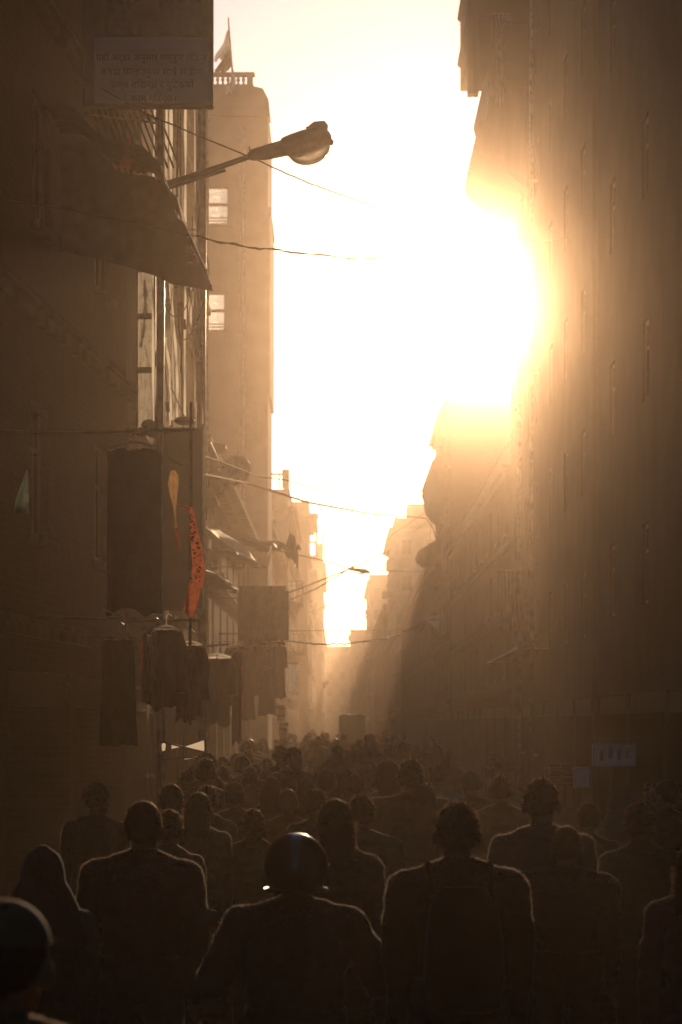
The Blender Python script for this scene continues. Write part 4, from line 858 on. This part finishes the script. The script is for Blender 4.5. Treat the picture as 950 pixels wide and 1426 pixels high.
CN = {m.name[6:]: m for m in CLOTH}
HAIRM = mat('black_hair', (.014, .010, .008), .55, .3, .4, 60, stretch=(1, 1, .2), trans=.1)
FIBRE = mat('backlit_hair_fibre', (.36, .23, .14), .4, .5, .2, 30, trans=.8)  # far paler than the hair, imitating sunlight along its outline
RIMFUZZ = mat('backlit_lint', (.55, .45, .34), .7, .3, .2, 30, trans=.8)  # pale colour stands for sunlight rimming the clothes
HAIRG = mat('greying_hair', (.14, .12, .10), .45, .5, .4, 60, trans=.15)
def hair_mesh(kind, seed):
    r_ = random.Random(seed); mb = MB(); v = []; n = 30
    def shell(keep, sc_=(.082, .102, .108), off=(0, -.012, .022), nz=.006):
        vs = []; fs = []; idx = {}
        k = 20
        for i in range(k + 1):
            la = -math.pi / 2 + math.pi * i / k
            for j in range(n):
                lo = 2 * math.pi * j / n; q = Vector((math.cos(la) * math.cos(lo), math.cos(la) * math.sin(lo), math.sin(la)))
                s_ = 1 + nz / .1 * (noise.noise(q * 4 + Vector((seed, 0, 0))) + .6 * noise.noise(q * 11 + Vector((0, seed, 0))))
                vs.append(Vector((q.x * sc_[0] * s_ + off[0], q.y * sc_[1] * s_ + off[1], q.z * sc_[2] * s_ + off[2])))
        for i in range(k):
            for j in range(n):
                f = (i * n + j, i * n + (j + 1) % n, (i + 1) * n + (j + 1) % n, (i + 1) * n + j); c = sum((vs[x] for x in f), Vector()) / 4
                if keep(c): fs.append(f)
        mb.add(vs, fs)
        return vs
    if kind in ('short', 'crop'):
        kp = lambda c: (c.z > (.055 if c.y > .03 else -.012 - .045 * max(0, -c.y) / .1)) and not (c.y > .07 and c.z < .075)
        vs = shell(kp, nz=.006 if kind == 'crop' else .016); L_ = .006 if kind == 'crop' else .013
    elif kind == 'bun':
        kp = lambda c: (c.z > .05 if c.y > .035 else c.z > -.045); vs = shell(kp, nz=.003); mb.ell((0, -.115, .0), (.05, .045, .045), n=16); L_ = .010
    else:                                            # long hair down the back
        kp = lambda c: (c.z > .055 if c.y > .035 else c.z > -.06); vs = shell(kp, (.087, .106, .11)); L_ = .012
        rings = []
        for i in range(9):
            u = i / 8; z = .02 - .36 * u; w_ = .088 + .012 * math.sin(u * 3) - .02 * u
            rings.append([Vector((w_ * math.cos(a) * (1 + .05 * noise.noise(Vector((math.cos(a) * 3, u * 4, seed)))), -.055 - .025 * u + (.05 - .015 * u) * math.sin(a), z)) for a in [2 * math.pi * j / 20 for j in range(20)]])
        mb.loft(rings)
    for _ in range(0 if kind == 'crop' else 420):     # locks that break up the outline
        q = Vector((r_.gauss(0, 1), r_.gauss(-.3, 1), r_.gauss(.3, .8))).normalized(); c = Vector((q.x * .08, q.y * .1 - .012, q.z * .106 + .022))
        if (c.y > .03 and c.z < .06) or c.z < -.02: continue
        l = L_ * r_.uniform(.8, 2.4); fl_ = (Vector((q.x * .3, -.6, -.7)) + Vector((r_.uniform(-1, 1), r_.uniform(-1, 1), r_.uniform(-.5, 1)))) ; tip = c + q * l * .7 + fl_.normalized() * l * .7; sd = q.cross(fl_).normalized() * .004
        mb.add([c - sd - q * .003, c + sd - q * .003, tip], [(0, 1, 2)])
    nf = len(mb.f)
    for _ in range(1900):                            # loose strands fuzz the outline, coloured pale to imitate rim light
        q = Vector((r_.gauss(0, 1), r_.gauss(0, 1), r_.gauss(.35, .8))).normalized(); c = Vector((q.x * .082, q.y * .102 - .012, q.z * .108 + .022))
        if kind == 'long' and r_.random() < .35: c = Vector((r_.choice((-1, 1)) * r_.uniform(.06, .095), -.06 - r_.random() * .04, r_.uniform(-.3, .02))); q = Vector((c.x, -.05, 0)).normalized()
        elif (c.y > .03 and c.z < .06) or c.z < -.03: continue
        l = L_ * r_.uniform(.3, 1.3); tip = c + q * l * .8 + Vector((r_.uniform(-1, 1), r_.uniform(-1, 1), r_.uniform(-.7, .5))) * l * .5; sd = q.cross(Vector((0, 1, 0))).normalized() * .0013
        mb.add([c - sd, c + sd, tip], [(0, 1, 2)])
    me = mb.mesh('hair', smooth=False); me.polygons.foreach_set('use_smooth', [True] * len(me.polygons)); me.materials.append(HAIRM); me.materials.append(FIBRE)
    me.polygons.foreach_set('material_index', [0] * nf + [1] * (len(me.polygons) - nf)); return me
HAIR = {k: [hair_mesh(k, s_ + 3) for s_ in range(2)] for k in ('short', 'crop', 'bun', 'long')}
def helmet_meshes():
    mb = MB(); rings = []
    for i in range(15):
        la = R(-38 + 127.5 * i / 14); rings.append([Vector((.132 * math.cos(la) * math.cos(a), .152 * math.cos(la) * math.sin(a) - .005, .142 * math.sin(la) + .02)) for a in [2 * math.pi * j / 32 for j in range(32)]])
    for i in range(14, -1, -1):
        la = R(-38 + 127.5 * i / 14); rings.append([Vector((.122 * math.cos(la) * math.cos(a), .142 * math.cos(la) * math.sin(a) - .005, .132 * math.sin(la) + .02)) for a in [2 * math.pi * j / 32 for j in range(32)]])
    v = [q for r in rings for q in r]; f = []
    for i in range(len(rings) - 1):
        for j in range(32):
            q = (i * 32 + j, i * 32 + (j + 1) % 32, (i + 1) * 32 + (j + 1) % 32, (i + 1) * 32 + j); c = sum((v[x] for x in q), Vector()) / 4
            if c.y > .06 and c.z < .055 and abs(c.x) < .11: continue
            f.append(q)
    mb.add(v, f); mb.tube([Vector((.128 * math.cos(a), .149 * math.sin(a) - .005, -.068)) for a in np.linspace(R(150), R(390), 24)], .007, 6)
    shell = mb.mesh('helmet', smooth=True)
    vb = MB(); g_ = [[Vector((.13 * math.cos(a) * k, .155 * math.sin(a) * k, z)) for a in np.linspace(R(35), R(145), 14)] for z, k in ((.07, 1.0), (.02, 1.04), (-.03, 1.03), (-.06, 1.0))]; vb.sheet(g_, .003); visor = vb.mesh('visor', smooth=True); visor.materials.append(VISOR)
    kb = MB()
    for e in (-1, 1): kb.ell((e * .134, .045, .03), (.004, .009, .009), n=10)
    knob = kb.mesh('visor_pivot', smooth=True); knob.materials.append(CHROME)
    return shell, visor, knob
HS, HV, HK = helmet_meshes()
def shawl_mesh(seed):
    mb = MB(); rings = []
    for i in range(12):
        u = i / 11; z = .135 - .42 * u
        if u < .36: k = math.sqrt(max(.02, 1 - (1 - min(1, u / .3)) ** 2)); rx, ry, cy = .094 * k, .116 * k, -.014
        else: t_ = (u - .36) / .64; rx, ry, cy = .094 + .115 * t_ ** .7, .116 + .03 * t_, -.014 - .01 * t_
        rings.append([Vector((rx * math.cos(a) * (1 + .06 * noise.noise(Vector((math.cos(a) * 2, math.sin(a) * 2, u * 5 + seed)))), cy + ry * math.sin(a), z)) for a in [2 * math.pi * j / 26 for j in range(26)]])
    v = [q for r in rings for q in r]; f = []
    for i in range(11):
        for j in range(26):
            q = (i * 26 + j, i * 26 + (j + 1) % 26, (i + 1) * 26 + (j + 1) % 26, (i + 1) * 26 + j); c = sum((v[x] for x in q), Vector()) / 4
            if c.y > .05 and abs(c.x) < .07 and -.1 < c.z < .07: continue
            f.append(q)
    f.append(tuple(range(26))); mb.add(v, f); return mb.mesh('headscarf', smooth=True)
SHAWL = [shawl_mesh(1), shawl_mesh(5)]
def cap_mesh():
    mb = MB(); mb.ell((0, -.008, .04), (.088, .108, .092), None, 22, .05, 1); mb.sheet([[Vector((x, .085 + .075 * u - .6 * x * x * 6 * u * .5, .052 - .012 * u)) for x in np.linspace(-.07, .07, 9)] for u in (0, .35, .7, 1)], .004); return mb.mesh('cap', smooth=True)
CAPM = cap_mesh()
def collar_mesh():
    mb = MB(); rings = []
    for z, k in ((-.12, 1.25), (-.095, 1.08), (-.07, 1.02), (-.068, .96), (-.11, 1.0)): rings.append([Vector((.066 * k * math.cos(a), -.012 + .066 * k * math.sin(a), z + .012 * math.sin(a + 1) - .02)) for a in [2 * math.pi * j / 22 for j in range(22)]])
    mb.loft(rings, False); return mb.mesh('collar', smooth=True)
COLLAR = collar_mesh()
def pack_meshes():
    mb = MB(); rings = []
    for z, w_, dp in ((.92, .10, .05), (.94, .14, .09), (1.05, .155, .115), (1.2, .15, .11), (1.33, .13, .08), (1.40, .08, .04)): rings.append([Vector((w_ * math.copysign(abs(math.cos(a)) ** .6, math.cos(a)), -.185 + dp * .7 * math.copysign(abs(math.sin(a)) ** .6, math.sin(a)), z)) for a in [2 * math.pi * j / 20 for j in range(20)]])
    mb.loft(rings); a = mb.mesh('backpack', smooth=True); sb = MB()
    for e in (-1, 1): sb.tube([(e * .11, -.12, 1.36), (e * .12, -.03, 1.475), (e * .12, .08, 1.42), (e * .13, .13, 1.25), (e * .15, .05, 1.05), (e * .13, -.1, .98)], .017, 8)
    b = sb.mesh('strap', smooth=True); return a, b
PK, PKS = pack_meshes()
BOD = [make_body('person', 1, stride=.22, arm=(.15, -.15)), make_body('person', 2, stride=.05, girth=1.12, sh=1.08, arm=(.05, .05)), make_body('person', 3, stride=.15, girth=.93, sh=.92, fem=True, kurta=True, arm=(-.1, .1)),
       make_body('person', 4, stride=.0, girth=.95, sh=.9, fem=True, skirt=True, arm=('fold', .0)), make_body('person', 5, stride=-.2, girth=1.05, arm=('fold', .1), head_yaw=25), make_body('person', 6, stride=.18, girth=1.2, sh=1.14, arm=(-.08, .12)),
       make_body('person', 7, stride=.1, girth=1.0, sh=1.0, arm=(.1, 'up'), head_yaw=-20)]
RIDE = make_body('person', 8, seated=True, girth=1.16, sh=1.12)
def person(px, top, d, label, b=0, h=None, hair='short', cols=('charcoal', 'black'), yaw=0, extra=(), group=None, hairm=None, X=None, ridez=None, hm=HELM):
    me, hc, Ry = RIDE if ridez is not None else BOD[b]
    addtop = {'helmet': .045, 'shawl': .02, 'cap': .022}.get(hair, .012)
    if h is None: h = HC - (top - HY) * d / F
    std = (1.704 if ridez is None else 1.594) + addtop; k = h / std
    o = bpy.data.objects.new('person', me); LINK(o); o.location = ((px - VX) / F * d if X is None else X, d, 0 if ridez is None else ridez); o.scale = (k, k, k); o.rotation_euler = (R(rnd.uniform(-1.5, 1.5)), R(rnd.uniform(-1.2, 1.2) * (1 if X is None else 2.5)), R(yaw)) if ridez is None else (0, 0, R(yaw))
    tag(o, label, 'person', group)
    ms = [SKINM[rnd.randint(0, 1)], CN[cols[0]], CN[cols[1]], SHOEM]
    for i, m in enumerate(ms): o.material_slots[i].link = 'OBJECT'; o.material_slots[i].material = m
    def kid(name, mesh, m=None, at=hc, rot=True):
        q = bpy.data.objects.new(name, mesh); LINK(q); q.parent = o; q.location = at
        if rot: q.rotation_euler = (0, 0, Ry.to_euler().z)
        if m is not None:
            if not mesh.materials: mesh.materials.append(m)
            q.material_slots[0].link = 'OBJECT'; q.material_slots[0].material = m
        return q
    if hair == 'helmet':
        q = kid('helmet', HS, hm)
        for nm, mm in (('visor', HV), ('visor_pivot', HK)): z = bpy.data.objects.new(nm, mm); LINK(z); z.parent = q
    elif hair == 'shawl': kid('headscarf', SHAWL[rnd.randint(0, 1)], CN[cols[2] if len(cols) > 2 else cols[0]])
    elif hair == 'cap': kid('hair', HAIR['crop'][0], HAIRM); kid('cap', CAPM, CN[cols[2] if len(cols) > 2 else 'black'])
    else: kid('hair', HAIR[hair][rnd.randint(0, 1)], hairm or HAIRM)
    if 'collar' in extra: kid('collar', COLLAR, CN[cols[0]], rot=False)
    if 'pack' in extra: q = kid('backpack', PK, CN['black'], (0, 0, 0), False); z = bpy.data.objects.new('strap', PKS); LINK(z); z.parent = q; PKS.materials.append(CN['black']) if not PKS.materials else None
    return o
# the nearer people, one by one
person(412, 1153, 9.6, 'motorcycle rider in a dark jacket and shiny black helmet', cols=('charcoal', 'black'), hair='helmet', ridez=-.02, extra=('collar',))
person(195, 1115, 10.5, 'man in a dark collared shirt with cropped hair and lit shoulder seam', 1, hair='crop', cols=('charcoal', 'navy'), extra=('collar',), yaw=-6)
person(52, 1176, 9.4, 'person under a plum headscarf beside the cropped haired man', 2, hair='shawl', cols=('charcoal', 'black', 'plum'), yaw=8)
person(-6, 1249, 4.6, 'blurred person in a cap passing close at the brick house side', 5, hair='cap', cols=('khaki', 'black', 'khaki'), yaw=-12)
person(355, 1127, 15.6, 'short person with curly fuzzy hair ahead of the helmet rider', 2, hair='short', cols=('olive', 'black'), extra=('collar',))
person(403, 1099, 18.2, 'bald looking man in a rust orange shirt', 0, hair='crop', cols=('rust', 'charcoal'), extra=('collar',), hairm=HAIRG)
person(467, 1114, 11.6, 'woman with long dark hair just past the helmet rider', 2, hair='long', cols=('brown', 'black'), yaw=10)
person(568, 1058, 16.4, 'broad tall man in a long dark coat walking away', 5, hair='short', cols=('charcoal', 'black'), extra=('collar',))
person(540, 1058, 18.3, 'long haired person close beside the broad tall man', 3, hair='long', cols=('grey', 'black'), yaw=14)
person(641, 1118, 9.4, 'big shaded man in a black jacket with a backpack', 1, hair='short', cols=('black', 'charcoal'), extra=('pack', 'collar'), yaw=4)
person(760, 1085, 12.0, 'shaded man near the small white box', 0, hair='short', cols=('navy', 'black'), yaw=-10)
person(822, 1118, 15.2, 'shaded short woman with a bun under the display box', 3, hair='bun', cols=('black', 'black'), yaw=12)
person(902, 1118, 12.6, 'shaded man in an olive shirt by the stall', 6, hair='short', cols=('olive', 'charcoal'), yaw=20)
person(866, 1100, 15.6, 'shaded woman in a teal headscarf at the display box', 2, hair='shawl', cols=('teal', 'black', 'teal'), yaw=30)
person(968, 1172, 9.8, 'shaded person in plum half cut off at the stall side', 2, hair='long', cols=('plum', 'black'), yaw=-25)
person(788, 1150, 11.8, 'shaded broad man in a charcoal jacket before the small white box', 5, hair='crop', cols=('black', 'black'), yaw=-16)
person(930, 1085, 17.5, 'shaded capped man at the far edge of the stall', 0, hair='cap', cols=('charcoal', 'black', 'black'), yaw=35)
person(275, 1104, 15.5, 'woman with fuzzy lit hair in a pale shawl collar', 3, hair='long', cols=('khaki', 'black'), yaw=-8, extra=('collar',))
person(287, 1094, 17.5, 'person half hidden ahead of the fuzzy haired woman', 2, hair='short', cols=('grey', 'black'))
person(243, 1092, 15.8, 'person in plum by the wall under the plastic sheeting', 2, hair='bun', cols=('plum', 'black'), yaw=15)
person(329, 1088, 18.8, 'person with a saffron cap among the dark heads', 0, hair='cap', cols=('charcoal', 'black', 'saffron'))
person(341, 1052, 25.0, 'tall short haired man above the saffron cap', 1, hair='short', cols=('brown', 'charcoal'))
person(352, 1068, 24.0, 'grey shirted person leaning behind the tall short haired man', 0, hair='short', cols=('grey', 'charcoal'))
person(309, 1067, 24.5, 'person in teal by the row of trimmed garments', 2, hair='bun', cols=('teal', 'black'))
person(376, 1082, 19.5, 'woman with long hair beside the rust shirted man', 3, hair='long', cols=('olive', 'black'))
person(397, 1080, 22.0, 'capped boy behind the rust shirted man', 0, hair='cap', cols=('grey', 'charcoal', 'brown'))
person(428, 1079, 21.0, 'person in a saffron edged headscarf', 2, hair='shawl', cols=('brown', 'black', 'saffron'))
person(423, 1086, 19.0, 'person in a brown headscarf in front of the saffron scarf', 2, hair='shawl', cols=('plum', 'black', 'brown'))
person(457, 1069, 20.0, 'large headed man in a dark cap over charcoal jacket', 1, hair='cap', cols=('charcoal', 'black', 'charcoal'), extra=('collar',))
person(478, 1070, 26.0, 'man with spiky lit hair past the dark cap', 0, hair='short', cols=('brown', 'charcoal'), yaw=-15)
person(490, 1090, 21.5, 'small child in grey walking by the dark cap', 0, hair='short', cols=('grey', 'navy'))
person(499, 1036, 38, 'person with glowing outline standing clear in the street', 2, hair='long', cols=('khaki', 'charcoal'))
person(553, 1039, 40, 'man with light rimmed head behind the broad tall man', 0, hair='short', cols=('grey', 'black'))
person(531, 1050, 30, 'woman turned sideways left of the broad tall man', 4, hair='bun', cols=('grey', 'black'), yaw=40)
person(342, 1031, 36, 'tall man past the embroidered scarf strip', 0, hair='short', cols=('charcoal', 'black'))
person(610, 1066, 24, 'person in white top in the shade behind the broad man', 3, hair='bun', cols=('white', 'black'))
person(700, 1080, 18, 'shaded man in khaki near the long awning', 0, hair='short', cols=('khaki', 'charcoal'), yaw=-5)
person(130, 1090, 16, 'shaded man against the dark brick house wall', 0, hair='short', cols=('brown', 'black'), yaw=-20)
for px, top, d_, lb, b_, hr, cl, yw in ((232, 1128, 13.5, 'person in grey right behind the cropped haired man', 4, 'short', ('grey', 'charcoal'), -30), (440, 1100, 16.8, 'man in navy looking sideways past the rust shirt', 6, 'short', ('navy', 'black'), -35), (512, 1108, 14.5, 'boy in teal at the elbow of the long haired woman', 0, 'short', ('teal', 'navy'), 12),
        (592, 1092, 16.0, 'woman in plum tucked behind the broad tall man', 3, 'long', ('plum', 'black'), -22), (262, 1072, 21.0, 'tall man in saffron by the plastic sheeting', 1, 'short', ('saffron', 'black'), 10),
        (300, 1082, 20.5, 'woman with a bun beside the plastic sheeting', 3, 'bun', ('charcoal', 'black'), -12), (660, 1072, 20.0, 'man in brown walking by the long dark awning', 0, 'crop', ('brown', 'black'), 6)):
    person(px, top, d_, lb, b_, hair=hr, cols=cl, yaw=yw)
# far crowd: look-alikes that only their place tells apart
spots = []
r2 = random.Random(11)
def free(x, y):
    return all((x - a) ** 2 + ((y - b) * .55) ** 2 > .16 for a, b in spots)
for d, lo, hi, cnt in ((22, -1.5, 2.2, 5), (29, -1.5, 2.3, 9), (37, -1.6, 2.4, 11), (46, -1.7, 2.4, 13), (58, -1.7, 2.3, 14), (74, -1.6, 2.2, 18), (95, -1.5, 2.0, 20)):
    c = 0; tries = 0
    while c < cnt and tries < 300:
        tries += 1; x = r2.uniform(lo, hi); y = d + r2.uniform(-.13, .13) * d
        if not free(x, y) or (abs(x - .4) < .8 and 76 < y < 92): continue
        spots.append((x, y)); c += 1
        hk = r2.choice(('short', 'short', 'short', 'crop', 'long', 'bun', 'shawl', 'cap', 'short', 'helmet' if r2.random() < .3 else 'short'))
        person(0, 0, y, {'helmet': 'distant person wearing a glinting helmet in the hazy crowd', 'shawl': 'distant person under a headscarf in the hazy crowd', 'cap': 'distant person in a cap in the hazy crowd', 'long': 'distant long haired person in the hazy crowd', 'bun': 'distant person with tied up hair in the hazy crowd', 'crop': 'distant person with cropped hair in the hazy crowd'}.get(hk, 'distant short haired person in the hazy crowd'),
               r2.randint(0, 6), h=r2.uniform(1.52, 1.78), hair=hk, cols=(r2.choice(list(CN)), r2.choice(('black', 'charcoal', 'navy', 'brown')), r2.choice(list(CN))), yaw=r2.choice((0, 0, 0, 180)) + r2.uniform(-25, 25), group='people in the distant crowd', X=x, hm=HELMR if r2.random() < .3 else HELM)

# ------------------------------------------------------------------ motorcycle under the helmeted rider
MX, MY = (412 - VX) / F * 9.6, 9.6
t = empty('motorcycle', 'motorcycle under the rider in the shiny black helmet', 'motorcycle', (MX, MY, 0))
def wheel(yc):
    tm = MB(); rings = []
    for i in range(28):
        a = 2 * math.pi * i / 28; c = Vector((MX, yc + .27 * math.cos(a), .31 + .27 * math.sin(a))); rr = Vector((0, math.cos(a), math.sin(a)))
        rings.append([c + (rr * math.cos(q) + Vector((1, 0, 0)) * math.sin(q)) * .048 for q in [2 * math.pi * j / 8 for j in range(8)]])
    rings.append(rings[0]); tm.loft(rings, False); w_ = part('wheel', tm, TYRE, t, True)
    rm = MB(); rm.tube([(MX, yc + .225 * math.cos(2 * math.pi * i / 24), .31 + .225 * math.sin(2 * math.pi * i / 24)) for i in range(25)], .018, 6); part('rim', rm, CHROME, w_, True)
    sp = MB(); sp.tube([(MX - .05, yc, .31), (MX + .05, yc, .31)], .04, 10)
    for i in range(10): a = 2 * math.pi * i / 10; sp.tube([(MX, yc, .31), (MX, yc + .22 * math.cos(a), .31 + .22 * math.sin(a))], .006, 5)
    part('spokes', sp, CHROME, w_)
wheel(MY - .42); wheel(MY + .86)
m_ = MB(); m_.loft([[Vector((MX + w_ * math.cos(a), MY + y, z + h_ * math.sin(a))) for a in [2 * math.pi * j / 16 for j in range(16)]] for y, z, w_, h_ in ((.12, .78, .05, .05), (.2, .82, .12, .1), (.38, .86, .14, .12), (.52, .88, .12, .1), (.6, .88, .04, .04))]); part('fuel_tank', m_, BIKEP, t, True)
m_ = MB(); m_.cbox((MX, MY - .13, .735), (.13, .36, .045), bev=.03); part('seat', m_, SEATV, t, True)
m_ = MB(); m_.cbox((MX, MY + .22, .42), (.12, .17, .14), bev=.04).tube([(MX + .13, MY + .3, .35), (MX + .16, MY, .26), (MX + .17, MY - .55, .34)], [.02, .03, .045], 10); part('engine', m_, METAL, t, True)
m_ = MB()
for e in (-1, 1): m_.tube([(MX + e * .07, MY + .86, .31), (MX + e * .08, MY + .62, .95)], .022, 8).tube([(MX + e * .08, MY - .42, .31), (MX + e * .08, MY + .1, .40), (MX + e * .05, MY + .55, .85)], .02, 8).tube([(MX + e * .11, MY - .42, .31), (MX + e * .11, MY - .35, .68)], .025, 8)
part('frame', m_, DARKMETAL, t, True)
m_ = MB(); m_.tube([(MX - .38, MY + .46, .99), (MX - .25, MY + .55, 1.02), (MX, MY + .62, .98), (MX + .25, MY + .55, 1.02), (MX + .38, MY + .46, .99)], .014, 8); hb = part('handlebar', m_, CHROME, t, True)
for e in (-1, 1):
    m_ = MB(); m_.tube([(MX + e * .26, MY + .55, 1.03), (MX + e * .34, MY + .6, 1.19)], .007, 6); m_.ell((MX + e * .38, MY + .6, 1.21), (.06, .015, .035), n=14); part('mirror', m_, DARKMETAL, hb, True)
m_ = MB(); m_.ell((MX, MY + .75, .88), (.09, .07, .09), n=16); part('headlight', m_, CHROME, t, True)
m_ = MB(); m_.cbox((MX, MY - .58, .72), (.07, .03, .03), bev=.01); part('tail_light', m_, REDTRIM, t)
m_ = MB(); m_.tube([(MX, MY - .42 + .34 * math.cos(a), .31 + .34 * math.sin(a)) for a in np.linspace(R(30), R(170), 12)], .04, 8); part('mudguard', m_, BIKEP, t, True)

# ------------------------------------------------------------------ cycle rickshaw in the haze
RX, RY = Q(490, 0, 84).x, 84.
t = empty('cycle_rickshaw', 'cycle rickshaw with a dark raised hood far down the hazy street', 'rickshaw', (RX, RY, 0))
m_ = MB(); rings = []
for i in range(9):
    a = R(8 + 150 * i / 8); yy = RY + .05 - .55 * math.cos(a) * .9; zz = 1.55 + .78 * math.sin(a); rings.append([(yy, zz)])
g_ = []
for i in range(9):
    u = i / 8; y = RY - .5 + 1.0 * u; ztop = 2.30 - .06 * (2 * u - 1) ** 2 - .03 * math.sin(u * 9)
    g_.append([Vector((RX + .45 * math.copysign(min(1, abs(q) * 1.25), q), y, 1.45 + (ztop - 1.45) * (1 - abs(q) ** 5) + (.03 * abs(math.sin(q * 3.1))))) for q in np.linspace(-1, 1, 17)])
m_.sheet(g_, .01); m_.sheet([[Vector((RX + .45 * q, RY - .5 - .04 * math.cos(q * 2), z)) for q in np.linspace(-1, 1, 17)] for z in (1.3, 1.6, 1.9, 2.22)] + [[Vector((RX + .45 * q, RY - .5, 2.27 + .07 * abs(math.sin(q * 3.1)))) for q in np.linspace(-1, 1, 17)]], .01); part('hood', m_, TARP, t, True)
m_ = MB(); m_.cbox((RX, RY - .1, 1.0), (.43, .3, .06), bev=.03).cbox((RX, RY - .42, 1.25), (.43, .05, .25), bev=.03); part('seat', m_, MAROON, t)
m_ = MB(); m_.box((RX - .4, RY - .5, .72), (RX + .4, RY + .5, .8)).tube([(RX, RY + .5, .75), (RX, RY + 1.3, .7), (RX, RY + 1.7, 1.0)], .025, 7).tube([(RX, RY + 1.2, .6), (RX, RY + 1.1, 1.0)], .02, 7).tube([(RX - .3, RY + 1.6, 1.1), (RX + .3, RY + 1.6, 1.1)], .015, 6); part('frame', m_, DARKMETAL, t)
for nm, x, y in (('wheel', RX - .48, RY - .1), ('wheel', RX + .48, RY - .1), ('wheel', RX, RY + 1.9)):
    m_ = MB(); m_.tube([(x, y + .34 * math.cos(2 * math.pi * i / 24), .36 + .34 * math.sin(2 * math.pi * i / 24)) for i in range(25)], .022, 6)
    w_ = part('wheel', m_, TYRE, t, True); s_ = MB(); s_.tube([(x - .05, y, .36), (x + .05, y, .36)], .03, 8)
    for i in range(8): a = 2 * math.pi * i / 8; s_.tube([(x, y, .36), (x, y + .33 * math.cos(a), .36 + .33 * math.sin(a))], .006, 4)
    part('spokes', s_, CHROME, w_)

# ------------------------------------------------------------------ haze
hz = part('haze', MB().box((-310, -90, -1.4), (310, 640, 33)), ASPHALT, None); tag(hz, kind='stuff'); hz.data.materials.clear()
hm = bpy.data.materials.new('haze'); hm.use_nodes = True; t_ = hm.node_tree; t_.nodes.remove(t_.nodes['Principled BSDF'])
last = None
for dens, g, hcol in HAZE:
    pv = t_.nodes.new('ShaderNodeVolumePrincipled')
    if last is None: last = pv
    else:
        ad = t_.nodes.new('ShaderNodeAddShader'); t_.links.new(last.outputs[0], ad.inputs[0]); t_.links.new(pv.outputs[0], ad.inputs[1]); last = ad
    pv.inputs['Color'].default_value = (*hcol, 1); pv.inputs['Density'].default_value = dens; pv.inputs['Anisotropy'].default_value = g
t_.links.new(last.outputs[0], t_.nodes['Material Output'].inputs['Volume'])
hz.data.materials.append(hm)
